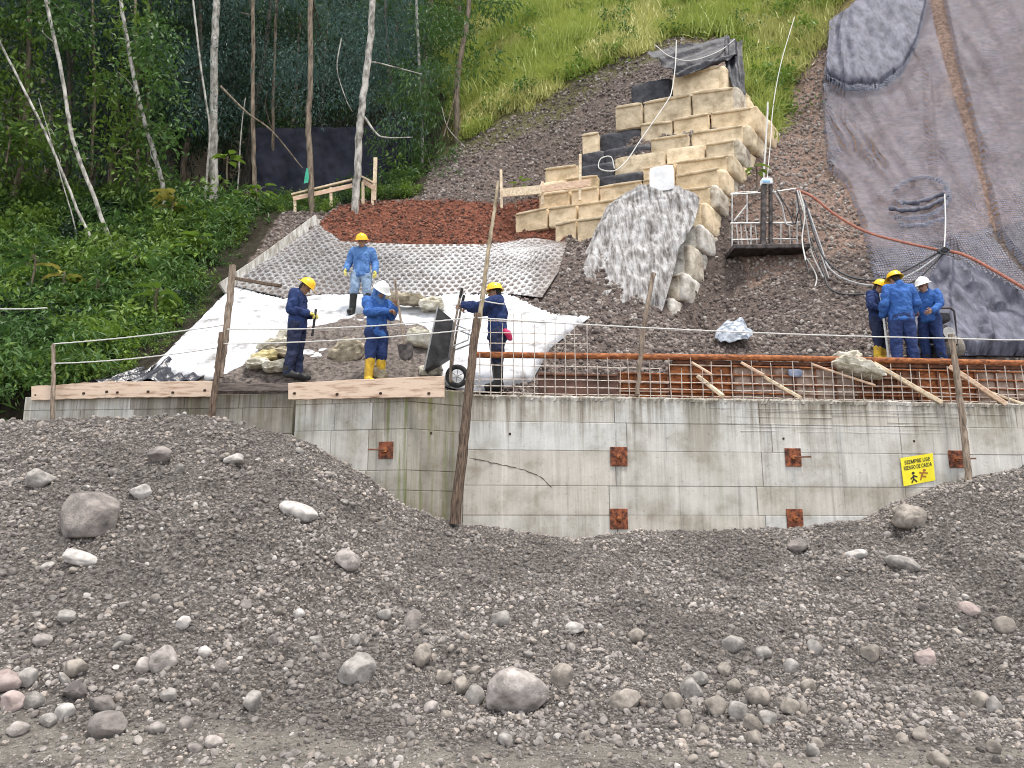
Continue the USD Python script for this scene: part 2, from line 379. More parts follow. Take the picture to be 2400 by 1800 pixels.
FAR = np.array([(-4.5, 24, 12.2), (-9, 25, 12.4), (-14, 25, 12.6), (-7, 30, 14.5), (-13, 31, 15.5), (-5, 36, 21), (-10, 40, 27), (-16, 40, 32), (-20, 26, 14), (-20, 34, 25), (-28, 34, 27), (-22, 42, 42),
                (-6, 48, 41), (0, 38, 33.5), (6, 34, 31), (12, 30, 32), (12, 40, 42), (0, 50, 47), (-18, 52, 56), (-10, 50, 44), (14, 50, 52), (15, 22, 23)])
LIFT = [(1686, 150, 18.75, 1478), (1719, 199, 18.5, 1440), (1762, 246, 18.25, 1364), (1744, 290, 18.0, 1362), (1722, 325, 17.78, 1275), (1706, 362, 17.56, 1262), (1686, 393, 17.35, 1262),
        (1667, 433, 17.14, 1205), (1644, 474, 16.92, 1300), (1632, 526, 16.66, 1490), (1606, 570, 16.42, 1500), (1594, 637, 16.15, 1510), (1564, 694, 15.95, 1515)]
UF, UB = norm((-0.947, .32, 0)), norm((.66, .75, 0))
NF, NB = norm((-.32, -.947, 0)), norm((.75, -.66, 0))
_co = np.array([at(a, b, c) for a, b, c, _ in LIFT]); _zb = np.append(_co[1:, 2], at(1562, 748, 15.85)[2])
BAGPTS = []
for i, (px, py, Y, left) in enumerate(LIFT):
    c = _co[i]; zb_ = _zb[i]
    if i < 9:
        for t in np.arange(.3, 8, .7):
            q = np.array([c[0], c[1], 0]) + UF * t
            if project(np.array([q[0], q[1], c[2]]))[0] < left - 20:
                break
            e = q + NF * .30
            BAGPTS.append((e[0], e[1], zb_ - .38))
            e = q - NF * .2
            BAGPTS.append((e[0], e[1], zb_ - .25))
    q = c + UB * 1.35 + NB * .30
    BAGPTS.append((q[0], q[1], zb_ - .1))
    q = c + UB * .5 + NB * .45
    BAGPTS.append((q[0], q[1], zb_ - .75))
WALLPTS = []
for px in range(1130, 2700, 60):
    Yw = float(np.interp(px, [1088, 2100, 2900], [11.45, 12.20, 12.80]))
    for off, zz in ((.33, 3.45), (.75, 3.6 if px > 1240 else 3.7), (1.15, 4.05 if px > 1300 else 3.8)):
        q = at(px, 925, Yw + off); WALLPTS.append((q[0], q[1], zz))
PTS = np.vstack([CTRL, FAR, np.array(BAGPTS), np.array(WALLPTS)])
_rbf = RBFInterpolator(PTS[:, :2], PTS[:, 2], kernel='linear', smoothing=0.12)
_GX, _GY = np.linspace(-22, 16, 305), np.linspace(11.0, 56, 361)
_gx, _gy = np.meshgrid(_GX, _GY, indexing='ij')
_GZ = _rbf(np.stack([_gx.ravel(), _gy.ravel()], 1)).reshape(_gx.shape)
from scipy.ndimage import gaussian_filter
_GZ = gaussian_filter(_GZ, 1.1, mode='nearest')
def H0(x, y):
    x = np.clip(np.asarray(x, float), _GX[0], _GX[-1] - 1e-6); y0 = np.asarray(y, float); y = np.clip(y0, _GY[0], _GY[-1] - 1e-6)
    fx, fy = (x - _GX[0]) / (_GX[1] - _GX[0]), (y - _GY[0]) / (_GY[1] - _GY[0])
    i, j = np.floor(fx).astype(int), np.floor(fy).astype(int)
    a, b = fx - i, fy - j
    z = _GZ[i, j] * (1 - a) * (1 - b) + _GZ[i + 1, j] * a * (1 - b) + _GZ[i, j + 1] * (1 - a) * b + _GZ[i + 1, j + 1] * a * b
    return z + np.maximum(0, y0 - _GY[-1]) * 0.9
def hit(px, py, ymin=11.9, ymax=60):
    """where the sight line of a photograph pixel meets the slope"""
    d = ray(px, py); ys = np.arange(ymin, ymax, 0.04)
    p = EYE + d * (ys / d[1])[:, None]
    below = p[:, 2] < H0(p[:, 0], p[:, 1])
    k = int(np.argmax(below)) if below.any() else len(ys) - 1
    return p[k]
def normal_at(x, y, e=0.15):
    gx = (H0(x + e, y) - H0(x - e, y)) / (2 * e); gy = (H0(x, y + e) - H0(x, y - e)) / (2 * e)
    n = np.stack([-gx, -gy, np.ones_like(gx)], -1)
    return n / np.linalg.norm(n, axis=-1, keepdims=True)
def inpoly(poly, x, y):
    return contains_xy(Polygon(poly), x, y)

POLY = {   # outlines read off the photograph, cast onto the slope
    'white': [(345, 872), (545, 672), (560, 678), (665, 700), (760, 690), (860, 690), (960, 700), (1075, 690), (1190, 690), (1290, 735), (1385, 745), (1290, 820), (1245, 900), (1130, 925), (1060, 915), (980, 890), (700, 905), (480, 900)],
    'geocell': [(545, 672), (535, 655), (720, 545), (745, 525), (800, 568), (960, 575), (1130, 575), (1250, 560), (1330, 570), (1310, 640), (1270, 700), (1190, 690), (1075, 690), (960, 700), (860, 690), (760, 690), (665, 700)],
    'red': [(745, 525), (800, 480), (900, 468), (1100, 470), (1180, 480), (1290, 455), (1400, 450), (1340, 520), (1320, 570), (1250, 560), (1130, 575), (960, 575), (800, 568)],
    'heap': [(470, 905), (640, 820), (720, 765), (800, 735), (900, 735), (1000, 760), (1040, 850), (1045, 920), (700, 915)]}
def poly_tri_mask(v, f, poly):
    c = project(v[f].mean(1))
    return inpoly(poly, c[:, 0], c[:, 1])

# soil colours: brown earth, red earth fill, grey earth (real differences); forest floor darkened, canopy shade put into its colour
def soil_tint(v):
    p = project(v)
    n = fbm(v * 0.9, 4, 3)[:, None]
    brown = np.array([.125, .098, .086]) * (0.7 + 0.7 * n)
    col = brown.copy()
    red = np.array([.16, .058, .036]) * (0.65 + 0.8 * n)
    w = inpoly(POLY['red'], p[:, 0], p[:, 1]) & (v[:, 1] < 20.5) & (v[:, 1] > 16)
    fade = np.clip((1430 - p[:, 0]) / 140 + (n[:, 0] - .5) * 2.4, 0.0, 1)[:, None]
    col = np.where(w[:, None], red * fade + brown * 1.35 * (1 - fade), col)
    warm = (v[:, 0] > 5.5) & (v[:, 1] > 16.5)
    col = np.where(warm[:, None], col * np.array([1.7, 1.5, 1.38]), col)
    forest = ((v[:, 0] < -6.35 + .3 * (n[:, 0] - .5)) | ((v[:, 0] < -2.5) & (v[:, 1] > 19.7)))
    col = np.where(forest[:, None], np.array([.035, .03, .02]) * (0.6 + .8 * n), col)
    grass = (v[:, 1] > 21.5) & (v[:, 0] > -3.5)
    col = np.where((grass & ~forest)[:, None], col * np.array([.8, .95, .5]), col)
    return col
xs = np.unique(np.concatenate([np.arange(-60, -16, 2.0), np.arange(-16, -9, .25), np.arange(-9, 12.5, .07), np.arange(12.5, 20, .3), np.arange(20, 61, 2.5)]))
vs_ = np.unique(np.concatenate([np.arange(0, 9.0, .07), np.arange(9.0, 24, .25), np.arange(24, 60, 1.5)]))
gx, gv = np.meshgrid(xs, vs_, indexing='ij')
ystart = np.where(gx < WP[0, 0], WP[0, 1], wall_y(gx)) + 0.33
gyy = ystart + gv
hz = H0(gx, gyy)
P3 = np.stack([gx, gyy, hz], -1)
rough = 0.34 * (fbm(P3 * 1.1, 4, 5) - .5) + 0.16 * (fbm(P3 * 4.5, 3, 9) - .5) + .05 * (noise(P3 * 12, 4) - .5)
calm = np.clip(gv / 0.8, 0.15, 1)
HILLZ = hz + rough * calm - 0.03
skirt = np.stack([gx[:, 0], ystart[:, 0] - 0.005, np.full(len(xs), -0.5)], -1)
V = np.concatenate([skirt[:, None, :], np.stack([gx, gyy, HILLZ], -1)], 1)
nu, nv = V.shape[:2]
V = V.reshape(-1, 3)
M['soil'] = mat('soil', {
    'a': ('attribute', {'attribute': 'tint'}), 'g': ('geometry', {}),
    'n': ('noise_texture', {'scale': 9.0, 'detail': 8.0, 'roughness': .75}),
    'r': ('rgb_ramp', {'ramp': [(.3, (.35, .33, .32)), (.5, (1, 1, 1)), (.72, (2.0, 1.95, 1.9))]}),
    'm': ('mix', {'mix_type': 'multiply', 'fac': 1.0}),
    'nb': ('noise_texture', {'scale': 22.0, 'detail': 7.0, 'roughness': .7}), 'b': ('bump', {'strength': 1.0, 'distance': .08}),
    'p': ('principled_bsdf', {'roughness': .95, 'specular_ior_level': .2})},
    [('a.color', 'm.color1'), ('g.position', 'n.vector'), ('n.fac', 'r.fac'), ('r.color', 'm.color2'), ('m.color', 'p.base_color'),
     ('g.position', 'nb.vector'), ('nb.fac', 'b.height'), ('b.normal', 'p.normal')])
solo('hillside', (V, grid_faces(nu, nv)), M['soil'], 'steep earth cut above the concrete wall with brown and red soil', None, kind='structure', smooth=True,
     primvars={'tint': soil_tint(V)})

# ------------------------------------------------------------------ gravel ground in front of the wall
CREST_PX = [(-700, 1000, 10.9), (-300, 992, 10.9), (0, 987, 10.9), (130, 985, 10.9), (330, 975, 10.8), (430, 970, 10.7), (520, 985, 10.6), (600, 1003, 10.6), (700, 1030, 10.6), (770, 1062, 10.6), (850, 1112, 10.6),
            (950, 1190, 10.8), (1080, 1228, 11.1), (1350, 1258, 11.4), (1500, 1242, 11.5), (1850, 1240, 11.6), (2050, 1225, 11.5), (2150, 1182, 11.2),
            (2300, 1125, 11.1), (2400, 1100, 11.1), (2700, 1060, 11.2), (3200, 1040, 11.2)]
CR = np.array([at(*c) for c in CREST_PX])
def G0(x, y):
    x = np.asarray(x, float); y = np.asarray(y, float)
    zc = np.interp(x, CR[:, 0], CR[:, 2]); yc = np.interp(x, CR[:, 0], CR[:, 1])
    yt = np.interp(x, [-8, -4, -1, 2, 9], [5.4, 5.6, 6.2, 6.9, 7.0])
    t = (y - yt) / (yc - yt)
    w = 0.10
    ramp = w * np.logaddexp(0, t / w)           # soft toe
    ramp = np.minimum(ramp, 1 + w * np.log1p(np.exp((t - 1) / w)) * 0)
    z = zc * np.clip(ramp, 0, 1)
    back = np.clip(y - yc, 0, 3)
    return z - back * np.interp(x, [-5, -1, 2], [.25, .1, .02])
def G(x, y):
    p = np.stack([np.asarray(x, float), np.asarray(y, float), np.zeros_like(x, dtype=float)], -1)
    yc = np.interp(x, CR[:, 0], CR[:, 1])
    damp = np.clip((np.asarray(y) - 5.2) / 2.5, .22, 1) * np.where(np.asarray(y) > yc - .4, .45, 1)
    big = .30 * (fbm(p * np.array([.55, .8, 1]), 3, 21) - .5) + .26 * (fbm(p * 2.0, 3, 22) - .5)
    small = .075 * (fbm(p * 9, 2, 23) - .5)
    return G0(x, y) + big * damp + small * np.clip(damp, .4, 1)
gxs = np.unique(np.concatenate([np.arange(-90, -14, 4.0), np.arange(-14, -9, .12), np.arange(-9, 10, .035), np.arange(10, 14, .12), np.arange(14, 91, 4.0)]))
gys = np.unique(np.concatenate([np.arange(-60, 0, 4.0), np.arange(0, 4.6, .2), np.arange(4.6, 13.2, .035)]))
x2, y2 = np.meshgrid(gxs, gys, indexing='ij')
z2 = G(x2, y2)
behind = y2 > np.where(x2 < WP[0, 0], 99, wall_y(x2)) + .16
z2 = np.where(behind, np.minimum(z2, -0.3), z2)
M['gravel_ground'] = mat('gravel_ground', {
    'g': ('geometry', {}), 'sep': ('separate_xyz', {}),
    'n': ('noise_texture', {'scale': 24.0, 'detail': 6.0, 'roughness': .7}),
    'r': ('rgb_ramp', {'ramp': [(.36, (.03, .026, .024)), (.5, (.10, .088, .08)), (.66, (.25, .225, .205))]}),
    'sand': ('noise_texture', {'scale': 2.0, 'detail': 5.0}),
    'flat': ('map_range', {'from_min': 6.6, 'from_max': 5.6, 'to_min': -.25, 'to_max': .25, 'clamp': True}),
    'ad': ('math', {'math_type': 'add', 'use_clamp': True}),
    'sr': ('rgb_ramp', {'ramp': [(.6, (0, 0, 0)), (.95, (1, 1, 1))]}), 'bw': ('rgb_to_bw', {}),
    'n2': ('noise_texture', {'scale': 70.0, 'detail': 4.0}), 'r2': ('rgb_ramp', {'ramp': [(.3, (.17, .155, .13)), (.7, (.36, .34, .29))]}),
    'm': ('mix', {}),
    'nb': ('noise_texture', {'scale': 55.0, 'detail': 5.0, 'roughness': .7}), 'b': ('bump', {'strength': 1.0, 'distance': .03}),
    'p': ('principled_bsdf', {'roughness': .95, 'specular_ior_level': .2})},
    [('g.position', 'n.vector'), ('n.fac', 'r.fac'), ('g.position', 'sep.vector'), ('sep.y', 'flat.value'), ('g.position', 'sand.vector'), ('sand.fac', 'ad.value1'),
     ('flat.result', 'ad.value2'), ('ad.value', 'sr.fac'), ('sr.color', 'bw.color'), ('bw.val', 'm.fac'), ('r.color', 'm.color1'), ('g.position', 'n2.vector'), ('n2.fac', 'r2.fac'), ('r2.color', 'm.color2'),
     ('m.color', 'p.base_color'), ('g.position', 'nb.vector'), ('nb.fac', 'b.height'), ('b.normal', 'p.normal')])
solo('gravel_ground', (np.stack([x2, y2, z2], -1).reshape(-1, 3), grid_faces(*x2.shape)), M['gravel_ground'], 'rough grey gravel bank rising to the foot of the concrete wall', None, kind='structure', smooth=True)

def ground_normal(x, y, e=.08):
    gx_ = (G(x + e, y) - G(x - e, y)) / (2 * e); gy_ = (G(x, y + e) - G(x, y - e)) / (2 * e)
    n = np.stack([-gx_, -gy_, np.ones_like(gx_)], -1)
    return n / np.linalg.norm(n, axis=-1, keepdims=True)
def ghit(px, py):
    d = ray(px, py); ys = np.arange(3.5, 13, 0.02)
    p = EYE + d * (ys / d[1])[:, None]
    below = p[:, 2] < G(p[:, 0], p[:, 1])
    return p[int(np.argmax(below)) if below.any() else len(ys) - 1]

# ------------------------------------------------------------------ the concrete retaining wall
w0 = np.array([*at(700, 1230, 11.5)[:2], 1.0])
wall = thing('retaining_wall', 'long grey cast concrete retaining wall with rusty square anchor plates', 'wall', (0, 12, 0))
def panel(a, b, z0, z1, thick=.30, g=.009, dep=.014, out=0.0):
    a, b = np.append(a, 0.), np.append(b, 0.)
    d = norm(b - a); n = np.array([d[1], -d[0], 0])      # towards the camera
    o = n * out
    a, b = a + d * g * .3, b - d * g * .3
    q = lambda p, z, s: p + o + np.array([0, 0, z]) - n * s
    gd = d * g * .35
    v = [q(a + gd, z0 + g, 0), q(b - gd, z0 + g, 0), q(b - gd, z1 - g, 0), q(a + gd, z1 - g, 0),
         q(a, z0, dep), q(b, z0, dep), q(b, z1, dep), q(a, z1, dep), q(a, z0, thick), q(b, z0, thick), q(b, z1, thick), q(a, z1, thick)]
    f = [(0, 1, 2, 3), (4, 5, 1, 0), (5, 6, 2, 1), (6, 7, 3, 2), (7, 4, 0, 3), (8, 9, 5, 4), (9, 10, 6, 5), (10, 11, 7, 6), (11, 8, 4, 7), (9, 8, 11, 10)]
    return np.array(v), np.array(f)
rngw = np.random.default_rng(5)
def zat(py, Y):
    return at(1200, py, Y)[2]
ROWS_R = [WALL_TOP_R, 3.20, 2.75, 2.20, 1.745, 1.2, .5, -.4]
ROWS_L = [WALL_TOP_L, zat(950, 11.4), zat(1012, 11.4), zat(1106, 11.4), 2.10, 1.6, .9, -.4]
segs = [(0, 1, ROWS_L, 'concrete_left'), (2, 3, ROWS_L, 'concrete_left'), (3, 4, ROWS_L, 'concrete_moss'), (4, 5, ROWS_R, 'concrete'), (5, 6, ROWS_R, 'concrete')]
for a, b, rows, key in segs:
    A, B = WP[a], WP[b]; L = np.linalg.norm(B - A)
    ncol = max(1, int(round(L / (2.44 if a > 3 else .95 if a == 0 else .6 if a == 2 else 2))))
    for r in range(len(rows) - 1):
        cuts = np.linspace(0, 1, ncol + 1)
        if r % 2 and ncol > 2:
            cuts[1:-1] += (.08 / ncol) * (1 if r % 4 == 1 else -.6)
        for k in range(ncol):
            mats = M[key]
            if key == 'concrete_left' and (a == 2):
                mm = M['concrete_left'][1] if k < ncol - 1 else M['concrete_moss'][0]
            elif key == 'concrete_left':
                mm = mats[1 if k < ncol * .28 else (2 if k < ncol * .5 and k % 2 else 0)]
            elif key == 'concrete_moss':
                mm = mats[1]
            else:
                mm = mats[int(rngw.integers(len(mats)))]
            part(wall, 'concrete_panel', panel(A + (B - A) * cuts[k], A + (B - A) * cuts[k + 1], rows[r + 1], rows[r], out=rngw.uniform(-.004, .004)), mm)
# rough crumbly upper lip of the right length
def lip(A, B, z, seed):
    n = int(np.linalg.norm(B - A) / .03); t = np.linspace(0, 1, n)
    base = A[None] * (1 - t[:, None]) + B[None] * t[:, None]
    d = (B - A) / np.linalg.norm(B - A); nn = np.array([d[1], -d[0]])
    rr = np.random.default_rng(seed)
    sec = [(-.006, -.05), (.012, 0), (-.02, .03), (-.11, .035), (-.2, .03), (-.30, -.02)]
    v = []
    for (o, h) in sec:
        q = base + nn * (o + .012 * rr.normal(size=n) * (o > -.05))[:, None]
        v.append(np.column_stack([q, z + h + .022 * (fbm(np.column_stack([base * 7, np.full(n, o * 30)]), 3, seed) - .5) * 2]))
    v = np.array(v)
    return v.transpose(1, 0, 2).reshape(-1, 3), grid_faces(n, len(sec))
part(wall, 'rough_lip', lip(WP[4], WP[6], WALL_TOP_R, 4), M['concrete'][1])
part(wall, 'rough_lip', lip(WP[2], WP[4], WALL_TOP_L, 5), M['concrete_left'][0])
WD = (WP[5] - WP[4]) / np.linalg.norm(WP[5] - WP[4]); WN = np.array([WD[1], -WD[0], 0.])
def on_wall(px, py, off=0.0):
    """the point of the right wall face seen at a pixel"""
    a = np.append(WP[4], 0); n = WN
    if px < 1085:
        a = np.append(WP[2], 0); d = (WP[3] - WP[2]) / np.linalg.norm(WP[3] - WP[2]); n = np.array([d[1], -d[0], 0.])
        if px > 957:
            a = np.append(WP[3], 0); d = (WP[4] - WP[3]) / np.linalg.norm(WP[4] - WP[3]); n = np.array([d[1], -d[0], 0.])
        if px < 690:
            a = np.append(WP[0], 0); d = (WP[1] - WP[0]) / np.linalg.norm(WP[1] - WP[0]); n = np.array([d[1], -d[0], 0.])
    r = ray(px, py); t = ((a - EYE) @ n) / (r @ n)
    return EYE + r * t + n * off, n
for k, (px, py, sz, rod) in enumerate([(905, 1055, .225, -1), (1450, 1070, .27, 0), (1858, 1072, .265, 1), (2240, 1076, .255, 1), (1450, 1216, .28, 0), (1862, 1215, .265, 0)]):
    c, n = on_wall(px, py, .012)
    u = np.cross(n, [0, 0, 1.0]); u = -u if u[0] < 0 else u
    pl = part(wall, 'anchor_plate', beam(c - u * sz / 2, c + u * sz / 2, .024, sz * 1.12, ch=.006), M['plate_rust'])
    hexn = tube([c + n * .012, c + n * .055], [.042, .040], 6)
    part(wall and pl, 'anchor_nut', hexn, M['rust'])
    L = .06 if rod == 0 else .28
    part(pl, 'anchor_rod', tube([c + n * .05, c + n * (.05 + L * .5) + u * rod * L * .75 - np.array([0, 0, .006])], .014, 6), M['rust_dark'])
_ck = [on_wall(*q, .002)[0] for q in [(1092, 1072), (1120, 1077), (1160, 1086), (1205, 1096), (1245, 1108), (1270, 1120), (1292, 1142)]]
part(wall, 'crack', tube(smooth_path(_ck, 5) + np.random.default_rng(2).normal(0, .004, (31, 3)), .006, 5), M['wood_hole'])
_rb = np.random.default_rng(12)
for k in range(15):
    x1 = _rb.uniform(1650, 2150); x2 = min(x1 + _rb.uniform(150, 520), 2420); py = _rb.uniform(948, 1015)
    a, b = on_wall(x1, py + (x1 - 1700) * .016, .0)[0], on_wall(x2, py + (x2 - 1700) * .016, .0)[0]
    part(wall, 'board_mark', beam(a, b, .010, .008, .002, seed=k, rough=.0015), M['concrete'][k % 4])
for (px, py) in [(1195, 1017), (1836, 1028), (2142, 1034), (1010, 1015)]:
    c, n = on_wall(px, py, .004)
    part(wall, 'tie_hole', tube([c - n * .05, c + n * .004], .02, 10), M['wood_hole'])
# ------------------------------------------------------------------ loose gravel (uncountable) and the stones that can be picked out
rg = np.random.default_rng(31)
def sample_ground(n, ylo, yhi, rng, power=1.0):
    out = []
    while sum(len(o) for o in out) < n:
        x = rng.uniform(-12, 13, 4 * n); y = ylo + (yhi - ylo) * rng.uniform(0, 1, 4 * n) ** power
        ok = (np.abs(x) < .74 * y + .6) & (y < wall_y(x) - .02) & ((x > WP[0, 0]) | (y < 12.2))
        out.append(np.stack([x[ok], y[ok]], 1))
    return np.vstack(out)[:n]
def gravel(name, n, ylo, yhi, rmin, rmax, seed, sub, weights, label, power=1.0, sink=.25):
    rng = np.random.default_rng(seed)
    xy = sample_ground(n, ylo, yhi, rng, power)
    r = rmin * (rmax / rmin) ** (rng.uniform(0, 1, n) ** 1.9)
    # patches: stones gather, sand shows between
    dens = fbm(np.column_stack([xy * 1.3, np.zeros(n)]), 3, seed)
    front = np.clip((xy[:, 1] - 4.9) / 1.4, .45, 1)
    keep = rng.uniform(0, 1, n) < np.clip(.35 + 1.5 * (dens - .25), .25, 1) * front
    xy, r = xy[keep], r[keep]; n = len(xy)
    z = G(xy[:, 0], xy[:, 1]) + r * sink
    protos, w = [], []
    for k, (m, ww) in enumerate(zip(M['stones'], weights)):
        for q in range(3):
            protos.append((stone(seed * 50 + k * 7 + q, sub, .78, .35, 10), m, 24)); w.append(ww / 3)
    idx = rng.choice(len(protos), n, p=np.array(w) / sum(w))
    return scatter(name, protos, np.column_stack([xy, z]), rquats(n, rng, .35), r, idx, label, 'gravel')
gravel('gravel', 42000, 5.0, 12.3, .012, .043, 3, 1, (.45, .28, .25, .02), 'coarse loose gravel covering the whole bank')
gravel('fine_gravel', 80000, 4.9, 12.2, .007, .015, 4, 1, (.45, .3, .24, .01), 'fine broken gravel between the larger stones', power=1.35)

BIG = [  # pixel x, y, width, height, material, seed, label
    (205, 1205, 132, 88, 'boulder_dark', 1, 'large dark angular boulder resting on the left gravel bank'),
    (1212, 1622, 150, 100, 'boulder_pink', 2, 'large pinkish grey boulder in the gravel at front centre'),
    (838, 1572, 92, 62, 'boulder_grey', 3, 'pale streaked rounded boulder left of the big pinkish one'),
    (815, 1312, 62, 40, 'boulder_pink', 4, 'cream wedge of rock alone on the smooth bank below the wall'),
    (330, 1152, 54, 32, 'stone_pale', 5, 'white topped stone above and right of the dark boulder'),
    (95, 1122, 66, 40, 'boulder_grey', 6, 'grey stone above the large dark boulder'),
    (375, 1066, 56, 34, 'boulder_dark', 7, 'dark stone near the crest of the left bank'),
    (550, 1077, 52, 22, 'stone_pale', 8, 'flat pale stone tilted on the crest of the left bank'),
    (190, 1308, 84, 26, 'stone_pale', 9, 'flat white slab just below the large dark boulder'),
    (700, 1200, 96, 34, 'stone_pale', 10, 'long pale slab half buried in the middle of the left bank'),
    (15, 1598, 66, 46, 'red_stone', 11, 'pink rounded stone cut by the left edge of the picture'),
    (175, 1566, 66, 34, 'cobble_brown', 12, 'tan flat stone at the lower left among pale cobbles'),
    (32, 1646, 56, 40, 'red_stone', 13, 'pinkish stone below the pink one at the left edge'),
    (382, 1548, 58, 56, 'boulder_pink', 14, 'pale pink upright stone in the lower left gravel'),
    (250, 1702, 92, 52, 'boulder_dark', 15, 'dark grey angular stone near the bottom left'),
    (2130, 1212, 78, 48, 'cobble_brown', 16, 'brown boulder touching the wall foot at right'),
    (2117, 1323, 84, 30, 'boulder_grey', 17, 'long slanted stone on the right bank below the yellow sign'),
    (1465, 1640, 78, 40, 'cobble_brown', 18, 'low brown stone right of the large pinkish boulder'),
    (1871, 1280, 50, 30, 'boulder_dark', 19, 'dark stone just below the right hand lower anchor plate'),
    (2006, 1302, 54, 24, 'stone_pale', 20, 'small pale flat stone between the lower anchor plate and the slanted stone'),
    (2273, 1428, 48, 28, 'red_stone', 21, 'pale pinkish cobble on the right bank'),
    (2170, 1543, 44, 34, 'red_stone', 22, 'light pink cobble below the middle of the right bank'),
    (964, 1458, 44, 50, 'boulder_dark', 23, 'dark bluish pointed stone above the pale streaked boulder'),
    (1342, 1471, 54, 22, 'stone_pale', 24, 'white flat stone above and right of the large pinkish boulder')]
def put_stone(px, py, w, h, m, seed, label, cat, group=None, name='boulder', sub=3):
    p = ghit(px, py + h * .35)
    dep = (p - EYE) @ FWD
    W, Hh = w / FPX * dep, h / FPX * dep
    v, f = stone(seed * 13 + 5, sub, 1.0, .38, 7) if m != 'boulder_dark' else stone(seed * 13 + 5, sub, 1.0, .22, 14)
    v = v / (v.max(0) - v.min(0))
    v = v - (v.max(0) + v.min(0)) / 2
    v = v + .03 * (fbm(v * 9 + seed, 3, seed)[:, None] - .5) * v
    a = np.random.default_rng(seed).uniform(-.35, .35)
    R = np.array([[math.cos(a), 0, math.sin(a)], [0, 1, 0], [-math.sin(a), 0, math.cos(a)]])
    v = (v * np.array([W, (W + Hh) / 2 * 1.1, Hh * 1.25])) @ R.T
    v = v + p + np.array([0, 0, Hh * .34])
    return solo(name, (v, f), M[m] if m in M else None, label, cat, group, smooth=22 if m == 'boulder_dark' else 40)
M.update({'stone_pale': M['stones'][3], 'stone_grey': M['stones'][0]})
for b in BIG:
    put_stone(*b, 'stone')
COB = [(1175, 1449, 42, 32), (1491, 1493, 38, 32), (1578, 1646, 48, 38), (1112, 1632, 48, 42), (1080, 1610, 36, 38), (1317, 1585, 54, 48), (1184, 1736, 36, 26), (989, 1540, 42, 46), (1040, 1590, 40, 30),
       (1720, 1512, 52, 34), (2041, 1531, 46, 36), (2355, 1465, 48, 36), (1619, 1616, 52, 44), (1679, 1657, 50, 42), (1776, 1635, 56, 42), (1729, 1670, 46, 40), (1852, 1658, 46, 36), (1764, 1697, 50, 34),
       (1800, 1688, 42, 34), (1767, 1730, 40, 32), (1720, 1610, 32, 32), (1855, 1562, 36, 30), (1893, 1610, 34, 32), (2300, 1647, 44, 42), (2331, 1654, 32, 36), (2114, 1732, 32, 24), (2158, 1723, 36, 28),
       (1906, 1761, 30, 30), (2205, 1786, 44, 34), (2328, 1751, 34, 30), (1912, 1518, 34, 30), (1647, 1714, 36, 28), (1606, 1685, 38, 36), (1641, 1591, 40, 28), (1880, 1662, 28, 28), (1700, 1570, 34, 26), (1790, 1530, 36, 26)]
for k, c in enumerate(COB):
    put_stone(*c, 'cobble_brown' if k % 3 else 'boulder_grey', 100 + k, 'rounded brown grey cobble lying loose in the lower right gravel', 'cobble', 'rounded cobbles in the front gravel', 'cobble', 2)
LCOB = [(60, 1590, 44, 38), (80, 1642, 46, 36), (335, 1560, 40, 32), (172, 1622, 50, 38), (150, 1670, 44, 34), (590, 1645, 38, 42), (110, 1690, 40, 30), (40, 1710, 44, 30), (240, 1650, 60, 36), (430, 1460, 36, 26), (290, 1500, 36, 24), (155, 1445, 44, 26),
        (100, 1500, 44, 26), (520, 1560, 34, 30), (480, 1530, 32, 26), (740, 1500, 34, 20), (395, 1630, 40, 26), (500, 1740, 42, 26), (640, 1500, 30, 24), (700, 1440, 30, 22), (900, 1440, 34, 24), (830, 1500, 30, 22), (1010, 1660, 34, 26), (960, 1690, 30, 22)]
for k, c in enumerate(LCOB):
    put_stone(*c, ('boulder_grey', 'boulder_grey', 'boulder_pink', 'boulder_dark', 'stone_pale')[k % 5], 200 + k, 'grey to pale broken stone lying loose in the lower left gravel', 'stone', 'broken stones in the left gravel', 'cobble', 2)
# further half-sunk cobbles scattered over the bank: one prototype of each kind, then copies
rc = np.random.default_rng(77)
protos = []
UsdGeom.Scope.Define(stage, '/World/Looks/prototypes')
for k in range(8):
    pth = f'/World/Looks/prototypes/stone_shape_{k:03d}'
    stage.CreateClassPrim(pth)
    v, f = stone(900 + k, 2, .75, .45, 6)
    usdkit.mesh(stage, pth + '/rock', (v, f), [M['boulder_grey'], M['stones'][0], M['cobble_brown'], M['stones'][1]][k % 4], smooth=40)
    protos.append(pth)
xy = sample_ground(420, 5.3, 11.8, rc, 1.2)
dn = fbm(np.column_stack([xy * .8, np.zeros(len(xy))]), 3, 8)
xy = xy[np.argsort(-dn + rc.uniform(0, .25, len(xy)))][:130]
for k, (x, y) in enumerate(xy):
    r = rc.uniform(.035, .07) * (1.25 if rc.random() < .12 else 1)
    q = rquats(1, rc, .25)[0]
    copy_of(protos[k % 8], 'cobble', (x, y, float(G(np.array([x]), np.array([y]))[0]) + r * .22), 0, 'grey cobble half sunk among finer gravel on the bank', 'cobble', 'cobbles half sunk in the gravel bank', scale=(r, r, r), quat=q)

